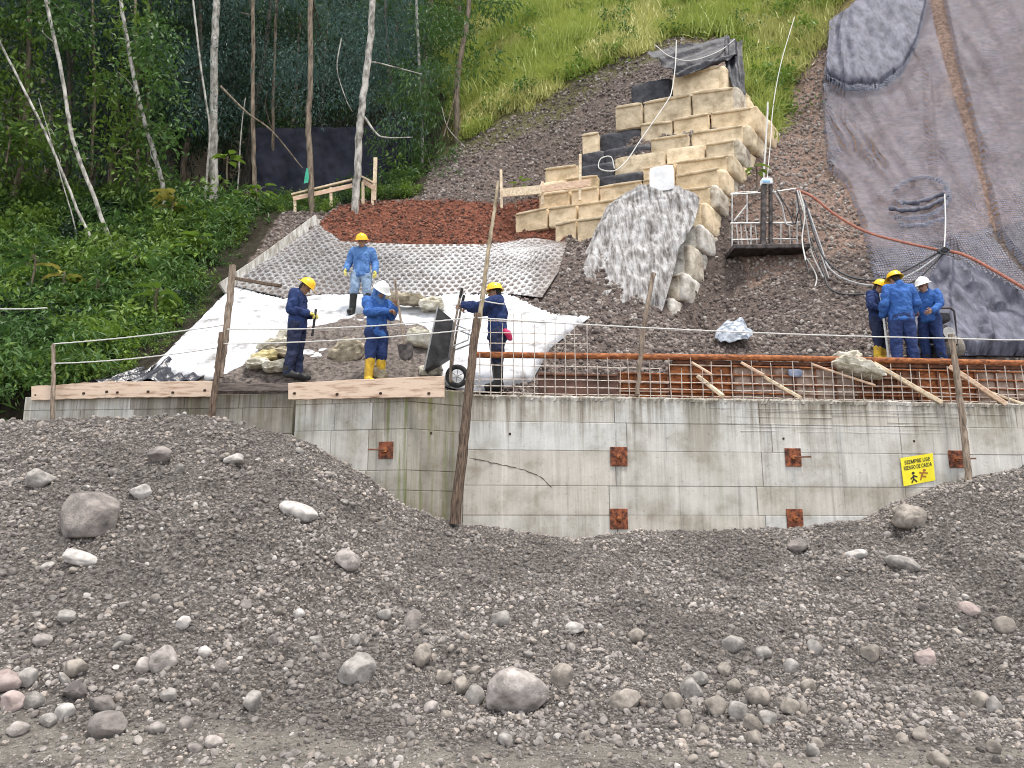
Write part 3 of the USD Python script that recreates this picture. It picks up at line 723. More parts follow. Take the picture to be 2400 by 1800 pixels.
# ------------------------------------------------------------------ sheets lying on the slope
def sheet(poly, step, off, disp=None, edge=14.0):
    pts = np.array([hit(*p) for p in poly])
    x0, x1, y0, y1 = pts[:, 0].min() - .3, pts[:, 0].max() + .3, pts[:, 1].min() - .3, pts[:, 1].max() + .3
    X, Y = np.meshgrid(np.arange(x0, x1, step), np.arange(y0, y1, step), indexing='ij')
    n = normal_at(X, Y)
    P = np.stack([X, Y, H0(X, Y)], -1)
    d = off if disp is None else off + disp(P)
    px = project(P)
    import shapely
    sd = shapely.distance(shapely.points(px), Polygon(poly).boundary) * np.where(inpoly(poly, px[..., 0], px[..., 1]), 1, -1)
    fade = np.clip(sd / edge, -1, 1)
    d = np.where(fade < 0, .03 + .1 * fade, .03 + (d - .03) * np.sqrt(np.clip(fade, 0, 1)))
    P = P + n * (d[..., None] if np.ndim(d) else d)
    v, f = P.reshape(-1, 3), grid_faces(*X.shape)
    keep = poly_tri_mask(v, f, poly)
    f = f[keep]
    u, inv = np.unique(f, return_inverse=True)
    vv, ff = v[u], inv.reshape(f.shape)
    return snap(vv, ff, poly, step), ff, u, X.shape
def snap(vv, ff, poly, step):
    """draws the ragged rim of a cut sheet onto its outline"""
    e = np.sort(np.vstack([ff[:, [0, 1]], ff[:, [1, 2]], ff[:, [2, 0]]]), axis=1)
    ue, c = np.unique(e, axis=0, return_counts=True)
    rim = np.unique(ue[c == 1])
    ring = Polygon(poly).exterior
    for k, p in zip(rim, project(vv[rim])):
        q = ring.interpolate(ring.project(Point(p)))
        h = hit(q.x, q.y) + np.array([0, 0, .03])
        if np.linalg.norm(h - vv[k]) < step * 6:
            vv[k] = h
    return vv
# white sprayed concrete apron
M['white_concrete'] = speckle('white_concrete', (.17, .16, .15), (.52, .525, .545), 2.6, .8, .3, bscale=10, dist=.05, lo=.3, hi=.48)
v, f, _, _ = sheet(POLY['white'], .06, .16, lambda P: .16 * (fbm(P * 1.3, 3, 41) - .5) + .07 * (fbm(P * 4, 3, 42) - .5))
solo('concrete_apron', (v, f), M['white_concrete'], 'white sprayed concrete apron covering the foot of the slope', 'concrete apron', smooth=True)
# grey honeycomb mat: ribs stand up around soil filled cells
def hexcell(P, s=.17):
    x, y = P[..., 0] / s, P[..., 1] / s
    q = np.stack([x, y], -1)
    a = np.array([1, 1.7320508])
    h1 = np.mod(q, a) - a / 2; h2 = np.mod(q - a / 2, a) - a / 2
    d1, d2 = (h1 ** 2).sum(-1), (h2 ** 2).sum(-1)
    h = np.where((d1 < d2)[..., None], h1, h2)
    ax = np.abs(h)
    return .5 - np.maximum(ax[..., 0], ax[..., 0] * .5 + ax[..., 1] * .8660254)     # 0 at the rib, .5 in the middle
def celldisp(P):
    e = hexcell(P) + .30 * (fbm(P * np.array([1, .74, 1]) * 3.2, 3, 55) - .5)
    pit = np.clip((e - .10) / .10, 0, 1)
    pit = pit * (0.35 + 0.9 * fbm(P * 1.7, 3, 51))
    return -.075 * pit + .10 * (fbm(P * 1.2, 3, 44) - .5) + .05 * (fbm(P * 6, 3, 45) - .5)
def cellsheet(poly, off):
    pts = np.array([hit(*p) for p in poly]); step = .026
    X, Y = np.meshgrid(np.arange(pts[:, 0].min() - .2, pts[:, 0].max() + .2, step), np.arange(pts[:, 1].min() - .2, pts[:, 1].max() + .2, step * .8), indexing='ij')
    P = np.stack([X, Y, H0(X, Y)], -1); n = normal_at(X, Y)
    Q = P.copy(); Q[..., 1] *= 1.35
    e = hexcell(Q) + .30 * (fbm(P * 3.2, 3, 55) - .5)
    import shapely
    pj = project(P)
    sd = shapely.distance(shapely.points(pj), Polygon(poly).boundary) * np.where(inpoly(poly, pj[..., 0], pj[..., 1]), 1, 0)
    fd = np.clip(sd / 34., 0, 1)
    d = .03 + (celldisp(Q) + off - .03) * fd ** .7
    pit = np.clip((e - .12) / .08, 0, 1)[..., None]
    gr = fbm(P * 1.0, 3, 61)[..., None]
    px = project(P)
    white = np.clip((px[..., 0] - 820) / 250, 0, 1)[..., None] * .22
    rim = np.array([.27, .265, .265]) + white + .2 * (gr - .5)
    soil = np.array([.115, .095, .085]) * (.7 + .8 * gr)
    col = rim * (1 - pit) + soil * pit
    edge = np.clip((1335 - px[..., 0] + 160 * (gr[..., 0] - .5)) / 130, 0, 1)[..., None]
    col = col * edge + np.array([.17, .14, .125]) * (1 - edge)
    P = P + n * d[..., None]
    v, f = P.reshape(-1, 3), grid_faces(*X.shape)
    f = f[poly_tri_mask(v, f, poly)]
    u, inv = np.unique(f, return_inverse=True)
    ff = inv.reshape(f.shape)
    return snap(v[u], ff, poly, .03), ff, col.reshape(-1, 3)[u]
M['cell_mat'] = mat('cell_mat', {'a': ('attribute', {'attribute': 'tint'}), 'g': ('geometry', {}), 'n': ('noise_texture', {'scale': 30.0, 'detail': 5.0}),
    'r': ('rgb_ramp', {'ramp': [(.35, (.6, .6, .6)), (.65, (1.35, 1.35, 1.35))]}), 'm': ('mix', {'mix_type': 'multiply', 'fac': 1.0}),
    'b': ('bump', {'strength': .7, 'distance': .02}), 'p': ('principled_bsdf', {'roughness': .85, 'specular_ior_level': .2})},
    [('a.color', 'm.color1'), ('g.position', 'n.vector'), ('n.fac', 'r.fac'), ('r.color', 'm.color2'), ('m.color', 'p.base_color'), ('n.fac', 'b.height'), ('b.normal', 'p.normal')])
v, f, c = cellsheet(POLY['geocell'], .15)
solo('honeycomb_mat', (v, f), M['cell_mat'], 'grey honeycomb slope mat filled with soil between white apron and red earth', 'slope mat', smooth=True, primvars={'tint': c})
# earth heap in front of the apron
v, f, _, _ = sheet(POLY['heap'], .05, .26, lambda P: .42 * (fbm(P * .9, 3, 71) - .42) + .16 * (fbm(P * 3.5, 3, 72) - .5) + .05 * (noise(P * 14, 3) - .5), 50.0)
M['heap_earth'] = speckle('heap_earth', (.055, .045, .04), (.27, .225, .20), 14, .95, 1.0, bscale=40, dist=.05)
solo('earth_heap', (v, f), M['heap_earth'], 'heap of loose dark earth and stones where the men are digging', 'earth heap', smooth=True)
# clods and stones over the bare earth
rs = np.random.default_rng(91)
n = 90000
X = rs.uniform(-8.5, 10.5, n); Y = 11.9 + 10.5 * rs.uniform(0, 1, n) ** 1.1
P = np.stack([X, Y, H0(X, Y)], -1); px = project(P)
free = (Y > wall_y(X) + .4) & (np.abs(px[:, 0] - 1200) < 1300) & (px[:, 1] < 930) & (X > -6.3)
free &= ~(inpoly(POLY['white'], px[:, 0], px[:, 1])) & ~inpoly(POLY['geocell'], px[:, 0], px[:, 1]) & ~inpoly([(1960, -60), (2800, -60), (2800, 842), (2160, 842), (2070, 640), (2016, 520), (1960, 400), (1945, 200)], px[:, 0], px[:, 1]) & ~((Y > 19.6) & (X < -2.6))
free &= ~((Y > 22.3) & (px[:, 0] < 1800))
X, Y, P, px = X[free], Y[free], P[free], px[free]; n = len(X)
# the same relief as the hillside mesh
rgh = .34 * (fbm(P * 1.1, 4, 5) - .5) + .16 * (fbm(P * 4.5, 3, 9) - .5)
r = .014 * (.07 / .014) ** (rs.uniform(0, 1, n) ** 2.2)
P[:, 2] += rgh - .03 + r * .2
red = inpoly(POLY['red'], px[:, 0], px[:, 1]) & (px[:, 0] < 1385 + rs.normal(0, 50, n))
M['clod_brown'] = [speckle('clod_brown', (.10, .078, .068), (.27, .225, .20), 14), speckle('clod_dark', (.05, .04, .036), (.15, .12, .108), 14), speckle('clod_pale', (.20, .175, .16), (.38, .35, .32), 14)]
M['clod_red'] = [speckle('clod_red', (.14, .052, .031), (.29, .12, .075), 14), speckle('clod_red_dark', (.055, .027, .02), (.14, .066, .046), 14)]
pr = [(stone(700 + k, 1, .75, .5, 5), m, 40) for k, m in enumerate(M['clod_brown'] * 2 + M['clod_red'] * 2)]
warm_ = (X > 5.6) & (Y > 16.5)
idx = np.where(red, 6 + rs.integers(0, 4, n), np.where(warm_, rs.choice(6, n, p=[.3, .06, .14, .3, .06, .14]), rs.choice(6, n, p=[.24, .2, .06, .24, .2, .06])))
scatter('earth_clods', pr, P, rquats(n, rs, .6), r, idx, 'loose clods and small stones on the bare earth slope', 'earth')
# ------------------------------------------------------------------ stepped wall of tan wrapped bags
M['bag'] = [speckle('bag_tan_a', (.36, .27, .16), (.68, .54, .36), 3.5, .9, .5, bscale=16, dist=.04, lo=.3, hi=.6),
            speckle('bag_tan_b', (.42, .325, .20), (.74, .60, .42), 4, .9, .5, bscale=14, dist=.04, lo=.3, hi=.6),
            speckle('bag_tan_c', (.30, .235, .15), (.58, .48, .34), 4, .9, .5, bscale=15, dist=.04, lo=.3, hi=.6)]
M['bag_grey'] = [speckle('bag_grey_a', (.22, .18, .13), (.60, .54, .45), 4, .9, .6, bscale=14, dist=.04), speckle('bag_grey_b', (.25, .22, .18), (.68, .65, .60), 4, .9, .6, bscale=14, dist=.04)]
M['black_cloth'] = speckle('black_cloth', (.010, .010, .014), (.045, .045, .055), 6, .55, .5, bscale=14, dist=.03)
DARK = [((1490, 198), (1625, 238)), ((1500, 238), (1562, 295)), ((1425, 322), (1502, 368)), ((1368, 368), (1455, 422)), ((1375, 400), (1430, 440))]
bagwall = thing('bag_wall', 'stepped retaining wall of tan wrapped earth bags climbing the cut', 'bag wall', at(1600, 500, 17.2))
rb = np.random.default_rng(17)
corners = [at(px, py, Y) for px, py, Y, _ in LIFT]
zb = [c[2] for c in corners] + [at(1562, 748, 15.85)[2]]
def bag(c, u, n, L, h, d, mats, seed, e=7.0, amp=.10):
    """a wrapped bag: flat face, rounded lips, slightly slumped"""
    return rbox(c - n * d / 2, u, n, (0, 0, 1), L, d, h, 3, e, amp, seed)
seed = 0
for i, (px, py, Y, left) in enumerate(LIFT):
    C = corners[i]; ztop, zbot = zb[i], zb[i + 1] - .02
    h = (ztop - zbot) * 1.02
    zc = (ztop + zbot) / 2
    # front row
    ts = np.linspace(0, 9, 400)
    tmax = float(ts[np.argmin(np.abs(project(np.array([C[0], C[1], zc]) + UF * ts[:, None])[:, 0] - left))])
    t = 0.0
    if i >= 9: tmax = 1.3
    while t < tmax:
        L = rb.uniform(.75, 1.45)
        if tmax - t < .3:
            break
        if tmax - t - L < .45:
            L = tmax - t
        seed += 1
        c0 = np.array([C[0], C[1], zc]) + UF * (t + L / 2)
        q = project(c0 + NF * .0)
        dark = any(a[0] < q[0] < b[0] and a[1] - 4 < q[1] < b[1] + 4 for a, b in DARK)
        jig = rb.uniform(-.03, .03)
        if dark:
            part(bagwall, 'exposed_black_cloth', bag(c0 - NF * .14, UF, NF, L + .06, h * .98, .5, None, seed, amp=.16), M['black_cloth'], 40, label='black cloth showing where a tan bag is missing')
        else:
            mm = M['bag'][int(rb.integers(3))] if i < 9 else M['bag_grey'][int(rb.integers(2))]
            part(bagwall, 'bag', bag(c0 + NF * jig, UF + np.array([0, 0, rb.normal(0, .02)]), NF, L * .975, h * rb.uniform(.95, 1.0), .62, None, seed, 12., .07), mm, 40)
            # folded lip of the wrap
            if rb.random() < .75:
                part(bagwall, 'wrap_fold', rbox(c0 + NF * (jig + .015) + np.array([0, 0, h * .40]), UF + np.array([0, 0, rb.normal(0, .03)]), NF, (0, 0, 1), L * .97, .09, h * .11, 2, 3.0, .4, seed + 300), M['bag'][2] if i < 9 else M['bag_grey'][0], 40)
        t += L
    # side row, going back into the cut
    t = 0.02
    for k in range(3 if i < 9 else 2):
        L = rb.uniform(.6, .9)
        seed += 1
        c0 = np.array([C[0], C[1], zc - .06 * k - .05]) + UB * (t + L / 2)
        mm = M['bag'][int(rb.integers(3))] if (i < 9 and rb.random() < .8) else M['bag_grey'][int(rb.integers(2))]
        part(bagwall, 'side_bag', bag(c0 + NB * (.10 + .05 * rb.random()), UB + np.array([0, 0, -.12 + rb.normal(0, .05)]), NB, L * 1.0, h * 1.02, .6, None, seed, 8., .13), mm, 40)
        t += L * .95
# translucent sprayed sheet / slurry over the lower bags
M['slurry'] = speckle('slurry', (.10, .085, .075), (.47, .46, .46), 3.0, .7, .8, bscale=12, dist=.06, lo=.34, hi=.6, stretch=(4.0, 1.2, .8), mid=(.27, .255, .245))
def patch(px_poly_rows, Yfun, name, m, label, cat, amp=.1, seed=1, nu=40, nv=50, thick=.04, folds=None):
    """a cloth or slurry skin laid over a surface: rows of (pixel left, pixel right) control points, each with its distance"""
    rows = np.array([[at(*l), at(*r)] for l, r in px_poly_rows])
    tt = np.linspace(0, len(rows) - 1, nv); i = np.clip(tt.astype(int), 0, len(rows) - 2); fr = (tt - i)[:, None]
    fr = fr * fr * (3 - 2 * fr) * .3 + fr * .7
    A = rows[i, 0] * (1 - fr) + rows[i + 1, 0] * fr; B = rows[i, 1] * (1 - fr) + rows[i + 1, 1] * fr
    s = np.linspace(0, 1, nu)[None, :, None]
    P = A[:, None] * (1 - s) + B[:, None] * s
    du = np.gradient(P, axis=1); dv = np.gradient(P, axis=0); n = np.cross(du, dv); n /= np.linalg.norm(n, axis=-1, keepdims=True) + 1e-9
    n = np.where((n[..., 1:2] > 0), -n, n)
    S, T = np.meshgrid(np.linspace(0, 1, nu), np.linspace(0, 1, nv))
    d = amp * (fbm(P * 1.6, 3, seed) - .5) * 2 + amp * .5 * (fbm(P * 5, 3, seed + 1) - .5) * 2
    if folds is not None:
        d = d + folds(S, T)
    P = P + n * d[..., None]
    rag = .06 * (fbm(np.stack([S * 0, T * 9, S * 0 + seed], -1), 3, seed) - .5)
    P = P + du * (rag * (nu))[..., None] * (1 - np.abs(2 * S - 1) ** 1)[..., None] * 0
    v, f = P.reshape(-1, 3), grid_faces(nv, nu)
    back = v - n.reshape(-1, 3) * thick * .25
    v2, f2 = np.vstack([v, back]), np.vstack([f, f[:, ::-1] + len(v)])
    return v2, f2
mesh = patch([((1500, 430, 17.15), (1590, 436, 17.0)), ((1425, 470, 17.2), (1640, 470, 16.72)), ((1385, 530, 16.85), (1628, 522, 16.40)), ((1355, 590, 16.35), (1590, 590, 16.05)), ((1325, 650, 15.8), (1575, 650, 15.70)), ((1285, 730, 15.15), (1545, 755, 15.30))],
             None, '', None, '', '', .14, 5, 70, 80, folds=lambda S, T: .045 * np.sin(S * 31 + 4 * T + 3 * np.sin(T * 5)) * np.clip(T * 2, 0, 1) - .35 * np.clip(.12 - S, 0, .12) / .12 * np.clip(T * 2, 0, 1) - .15 * np.clip(T - .9, 0, .1) * 10)
solo('slurry_skin', mesh, M['slurry'], 'grey cement slurry skin running down over the lowest bags', 'slurry skin', smooth=True)
M['white_sheet'] = speckle('white_sheet', (.60, .60, .61), (.80, .80, .80), 3, .6, .2)
solo('white_board', join([rbox(at(1551, 418, 17.02), UF, NF, (0, 0, 1), .60, .03, .66, 2, 9, .02, 4)]), M['white_sheet'], 'small white sheet hanging on the bag wall above the slurry skin', 'sheet', smooth=40)
# black sheeting over the top of the bag wall
mesh = patch([((1510, 128, 19.6), (1700, 82, 19.9)), ((1540, 140, 19.2), (1718, 100, 19.5)), ((1575, 165, 18.9), (1728, 130, 19.0)), ((1585, 182, 18.7), (1690, 148, 18.75))], None, '', None, '', '', .10, 8, 50, 24, folds=lambda S, T: .06 * np.sin(T * 22 + 5 * S))
solo('black_tarpaulin', mesh, M['black_cloth'], 'black plastic tarpaulin bunched over the top of the bag wall', 'tarpaulin', smooth=True)
solo('black_tarpaulin', patch([((1696, 88, 19.4), (1738, 98, 19.6)), ((1700, 150, 19.0), (1740, 150, 19.2)), ((1722, 215, 18.6), (1745, 225, 18.8))], None, '', None, '', '', .08, 9, 14, 24, folds=lambda S, T: .05 * np.sin(S * 14)), M['black_cloth'],
     'narrow dark plastic strip hanging right of the top bags', 'tarpaulin', smooth=True)
# ropes over the bag wall
def rope(name, pts, r, m, label, cat='rope', n=8, group=None):
    return solo(name, tube(smooth_path(pts, n), r, 6), M[m] if isinstance(m, str) else m, label, cat, group, smooth=True)
rope('rope', [at(1585, 95, 19.3), at(1583, 150, 18.7), at(1575, 210, 18.3), at(1562, 240, 18.0), at(1500, 330, 17.6), at(1470, 375, 17.4), at(1440, 400, 17.2), at(1405, 395, 17.2), at(1408, 372, 17.25), at(1432, 368, 17.25), at(1440, 395, 17.2)], .014, 'rope_white', 'white rope hanging down the face of the bag wall to a loop')
rope('rope', [at(1535, 105, 19.2), at(1570, 132, 18.9), at(1620, 142, 18.8), at(1685, 120, 19.1), at(1722, 92, 19.4)], .013, 'rope_white', 'white rope lying across the black tarpaulin')

# ------------------------------------------------------------------ steel formwork on the wall head, with rebar in front
def along(px, off=0.0, z=0.0):
    """the point on the right wall line below photo column px, off metres behind its face"""
    c, n = on_wall(px, 925)
    return np.array([c[0], c[1], z]) - n * off
FZ0, FZ1 = WALL_TOP_R + .01, WALL_TOP_R + .50
form = thing('formwork', 'row of rusty steel formwork panels standing on the right part of the wall', 'formwork', along(1700, .3, FZ0))
rf = np.random.default_rng(23)
U = WD3 = np.array([WD[0], WD[1], 0])
fx = [1268, 1462, 1585, 1740, 1890, 2040, 2190, 2330, 2470, 2600]
for k in range(len(fx) - 1):
    a, b = along(fx[k], .40), along(fx[k + 1], .40)
    a, b = a + U * .008, b - U * .008
    if k == 0:
        zt = FZ0 + .44
        part(form, 'plywood_panel', beam(a + [0, 0, FZ0 + .22], b + [0, 0, FZ0 + .22], .02, .43), M['ply_dark'], label='dark brown plywood panel')
        part(form, 'panel_rail', beam(a + [0, 0, zt], b + [0, 0, zt], .05, .04) if False else beam(a + WN * .02 + [0, 0, zt], b + WN * .02 + [0, 0, zt], .05, .035), M['rust_dark'])
        continue
    H = .50 if k == 1 else .66
    pm = [M['rust'], M['rust_dark'], M['rust_pale']][int(rf.integers(3))]
    pan = part(form, 'steel_panel', beam(a + [0, 0, FZ0 + H / 2], b + [0, 0, FZ0 + H / 2], .008, H, .002), pm)
    for zz in np.linspace(.02, H - .02, 4 if k == 1 else 5):
        part(pan, 'panel_rail', beam(a + WN * .035 + [0, 0, FZ0 + zz], b + WN * .035 + [0, 0, FZ0 + zz], .05, .022, .003), [M['rust'], M['rust_pale'], M['rust']][int(rf.integers(3))])
    for s in np.linspace(0.01, .99, 4):
        p = a * (1 - s) + b * s
        part(pan, 'panel_stiffener', beam(p + WN * .028 + [0, 0, FZ0 + .01], p + WN * .028 + [0, 0, FZ0 + H - .01], .03, .03, .003, up=(0, 1, 0)), M['rust_dark'])
# long rusty waler pipe on top
solo('steel_pipe', tube([along(1105, .36, zat(829, 11.8)), along(1500, .38, zat(834, 12.1)), along(1800, .38, zat(838, 12.35)), along(2050, .38, zat(842, 12.5)), along(2620, .38, zat(850, 12.8))], .052, 10), M['rust'],
     'long rusty steel pipe lying along the top of the formwork', 'pipe', smooth=40)
solo('steel_channel', beam(along(1600, .46, zat(842, 12.3)) + [0, 0, -.05], along(2620, .46, zat(856, 12.9)) + [0, 0, -.05], .10, .06), M['rust_dark'], 'rusty steel channel under the long pipe behind the formwork', 'steel channel')
mesh_t = thing('rebar_mesh', 'welded rebar mesh standing on the wall head in front of the formwork', 'rebar mesh', along(1700, .14, FZ0))
k = 0
dist = 0.0
x0 = along(1100, .14)
Lm = np.linalg.norm(along(2560, .14) - x0)
nb = int(Lm / .175)
for j in range(nb):
    p = x0 + U * (.175 * j + rf.normal(0, .006))
    px = project(p + np.array([0, 0, FZ0]))[0]
    top = zat(752, 11.6) if 1135 < px < 1300 and j % 1 == 0 else (zat(748, 11.7) if 1300 <= px < 1395 else (zat(842, 12) if (j % 2) else zat(868, 12.2)))
    top += rf.normal(0, .02)
    if 1200 < px < 1235: top = zat(730, 11.6)
    lean = rf.normal(0, .012)
    part(mesh_t, 'vertical_bar', tube([p + np.array([0, 0, FZ0 - .03]), p + U * lean + np.array([0, 0, top])], .0075, 5), M['rebar'])
for j, (py, px1, px2) in enumerate([(750, 1135, 1290), (775, 1130, 1370), (800, 1110, 1390), (852, 1095, 1560), (875, 1090, 2560), (893, 1090, 2560), (908, 1100, 2560)]):
    z = zat(py, 11.6)
    if j > 3: z = FZ0 + (.30, .19, .07)[j - 4]
    a, b = along(px1, .155), along(px2, .155)
    n = max(2, int(np.linalg.norm(b - a) / .6)); t = np.linspace(0, 1, n)[:, None]
    pp = a * (1 - t) + b * t; pp[:, 2] = z + rf.normal(0, .008, n)
    part(mesh_t, 'horizontal_bar', tube(pp, .0075, 5), M['rebar'])
# timber struts propping the formwork
for k, (x1, y1, x2, y2, w, lab) in enumerate([(1642, 850, 1676, 878, .05, 'short pale strut at the left of the struts'), (1655, 882, 1692, 928, .075, 'stubby pale log strut left of the long ones'), (1762, 850, 1800, 880, .06, 'short upper strut beside the blue sheet scrap'),
                                              (1815, 884, 1875, 932, .07, 'pale strut below the blue sheet scrap'), (1932, 854, 2062, 903, .045, 'thin pale stick lying behind the white sack'), (2082, 852, 2202, 944, .09, 'long straight pale timber strut right of the white sack'),
                                              (2264, 858, 2352, 948, .095, 'pale timber strut right of the right fence post'), (2345, 915, 2420, 958, .05, 'thin pale strut at the right edge')]):
    a, b = along(x1, .34, 0), along(x2, -.03 if y2 > 915 else .1, 0)
    a[2] = at(x1, y1, a[1])[2]; b[2] = at(x2, y2, b[1])[2]
    solo('timber_strut', beam(a, b, w, w * .8, .01, seed=k, rough=.003), M['wood_new'] if k % 2 else M['wood_pale'], lab + ' on the formwork', 'timber strut')
# ------------------------------------------------------------------ planks along the left wall head
def plank_px(name, x1, x2, yt1, yb1, yt2, yb2, Y1, Y2, m, label, thick=.045, holes=()):
    a1, a2, b1, b2 = at(x1, yt1, Y1), at(x1, yb1, Y1), at(x2, yt2, Y2), at(x2, yb2, Y2)
    n = 24; rr = np.random.default_rng(int(x1))
    t = np.linspace(0, 1, n)
    top = a1 * (1 - t[:, None]) + b1 * t[:, None]; bot = a2 * (1 - t[:, None]) + b2 * t[:, None]
    top[:, 2] += .012 * (fbm(np.column_stack([t * 9, t * 0 + x1, t * 0]), 3, 2) - .5) * 2; bot[:, 2] += .006 * rr.normal(size=n)
    d = norm(b1 - a1); nn = np.array([d[1], -d[0], 0])
    warp = (.02 * (fbm(np.column_stack([t * 3, t * 0 + x1, t * 0 + 9]), 2, 5) - .5))[:, None] * nn
    sec = [top - nn * thick, top - nn * .004 + [0, 0, .0], top - [0, 0, .005] + 0 * nn, bot + [0, 0, .005], bot - nn * .004, bot - nn * thick]
    v = np.array([s + warp for s in sec] ).transpose(1, 0, 2).reshape(-1, 3)
    k = len(sec)
    f = []
    for i in range(n - 1):
        for j in range(k):
            p, q = i * k + j, i * k + (j + 1) % k
            f += [(p, q, q + k), (p, q + k, p + k)]
    for j in range(1, k - 1):
        f += [(0, j + 1, j), ((n - 1) * k, (n - 1) * k + j, (n - 1) * k + j + 1)]
    t_ = thing(name, label, 'plank', (a2 + b2) / 2)
    part(t_, 'board', (v, np.array(f)), m)
    for hx, hy in holes:
        s = (hx - x1) / (x2 - x1)
        c = at(hx, hy, Y1 * (1 - s) + Y2 * s)
        part(t_, 'bolt_hole', rbox(c + nn * .001, d, nn, (0, 0, 1), .05, .012, .042, 2, 2.5, .5, int(hx)), M['wood_hole'])
    return t_
M['plank'] = speckle('plank_stained', (.26, .14, .085), (.62, .48, .37), 2.2, .8, .45, bscale=18, stretch=(1.2, 1.2, 9), lo=.28, hi=.5, dist=.008)
M['plank_dark'] = speckle('plank_dark', (.06, .045, .04), (.20, .165, .145), 3, .85, .4, stretch=(1.2, 1.2, 8))
yl = WP[0][1] - .09
plank_px('plank', 74, 263, 905, 938, 893, 932, yl, yl - .1, M['plank'], 'stained plank at the far left end of the wall head with a crack along it', holes=[(83, 926), (196, 922), (250, 918)])
plank_px('plank', 263, 498, 894, 932, 893, 929, yl - .1, yl - .22, M['plank'], 'stained plank with knots left of the twin fence posts', holes=[(275, 920), (347, 918), (405, 920), (480, 915)])
plank_px('plank', 675, 1040, 897, 935, 880, 930, 11.24, 10.84, M['plank'], 'wide pale plank on edge below the man in yellow boots', .05, holes=[(690, 922), (790, 924), (892, 922), (1005, 922)])
plank_px('plank', 505, 690, 900, 917, 897, 917, 11.62, 11.58, M['plank_dark'], 'dark plank capping the recessed length of wall')
# ------------------------------------------------------------------ posts
def post(name, pts, r0, r1, m, label, cat='post', sides=8, square=False, seed=0, knob=.004):
    p = smooth_path(pts, 10) if len(pts) > 2 else np.linspace(pts[0], pts[1], 14)
    rr = np.random.default_rng(seed + 400)
    r = np.linspace(r0, r1, len(p)) * (1 + rr.normal(0, .05, len(p)))
    p = p + rr.normal(0, knob, p.shape)
    return solo(name, tube(p, r, sides), m, label, cat, smooth=50)
post('fence_post', [at(122, 985, 11.70), at(125, 900, 11.72), at(126, 806, 11.74)], .036, .03, M['wood_grey'], 'grey fence post at the far left carrying two ropes', seed=1)
post('fence_post', [at(514, 885, 11.42), at(532, 760, 11.50), at(546, 622, 11.58)], .062, .055, M['wood_grey'], 'tall weathered post leaning right in front of the white apron', seed=2)
post('fence_post', [at(494, 978, 11.25), at(508, 880, 11.28), at(519, 780, 11.30)], .055, .045, M['wood_dark'], 'shorter dark post lashed to the tall leaning one', seed=3)
post('fence_post', [at(1066, 1228, 10.95), at(1090, 1000, 11.0), at(1108, 830, 11.05), at(1118, 735, 11.1)], .082, .055, M['wood_dark'], 'thick rough timber post standing before the corner of the wall', seed=4)
post('bamboo_pole', [at(1105, 860, 11.25), at(1125, 740, 11.3), at(1143, 600, 11.4), at(1158, 500, 11.5), at(1168, 425, 11.55)], .040, .026, M['bamboo'], 'tall thin bamboo pole lashed to the thick post at the wall corner', 'pole', seed=5)
post('fence_post', [at(1494, 925, 11.85), at(1506, 790, 11.9), at(1531, 640, 12.0)], .036, .04, M['wood_grey'], 'grey leaning stake in front of the slurry skin', seed=6)
post('fence_post', [at(2274, 1155, 11.85), at(2258, 1000, 12.0), at(2243, 880, 12.05), at(2229, 785, 12.12)], .055, .05, M['wood_grey'], 'weathered post leaning left beside the yellow sign', seed=7)
post('stake', [at(1788, 438, 18.1), at(1795, 330, 18.2), at(1800, 240, 18.3)], .03, .022, M['rope_white'], 'white upright pole right of the bag wall', 'pole', seed=8, knob=.002)
# ------------------------------------------------------------------ ropes of the fence
rope('rope', list(sag(at(126, 806, 11.70), at(538, 760, 11.52), .03)), .010, 'rope_white', 'upper white fence rope between the far left post and the tall post')
rope('rope', list(sag(at(127, 852, 11.70), at(526, 812, 11.44), .05)), .010, 'rope_white', 'lower white fence rope between the far left post and the tall post')
rope('rope', list(sag(at(532, 772, 11.42), at(1112, 744, 11.02), .06)), .010, 'rope_white', 'upper white fence rope from the tall post to the corner post')
rope('rope', list(sag(at(522, 806, 11.40), at(1105, 772, 11.02), .05)), .010, 'rope_white', 'lower white fence rope from the tall post to the corner post')
rope('rope', list(sag(at(1120, 745, 11.02), at(2234, 793, 12.05), .05)), .011, 'rope_white', 'long white fence rope from the corner post to the right post')
rope('rope', list(sag(at(2234, 793, 12.06), at(2520, 795, 12.4), .02)), .011, 'rope_white', 'white fence rope from the right post out of the picture')
rope('rope', list(sag(at(1125, 703, 11.28), at(1182, 713, 11.6), .01)), .010, 'rope_white', 'short white rope tied to the bamboo pole at chest height')
rope('rope', list(sag(at(-60, 722, 13.0), at(110, 722, 13.0), .02)), .012, 'rope_white', 'white rope at the left edge among the bushes')
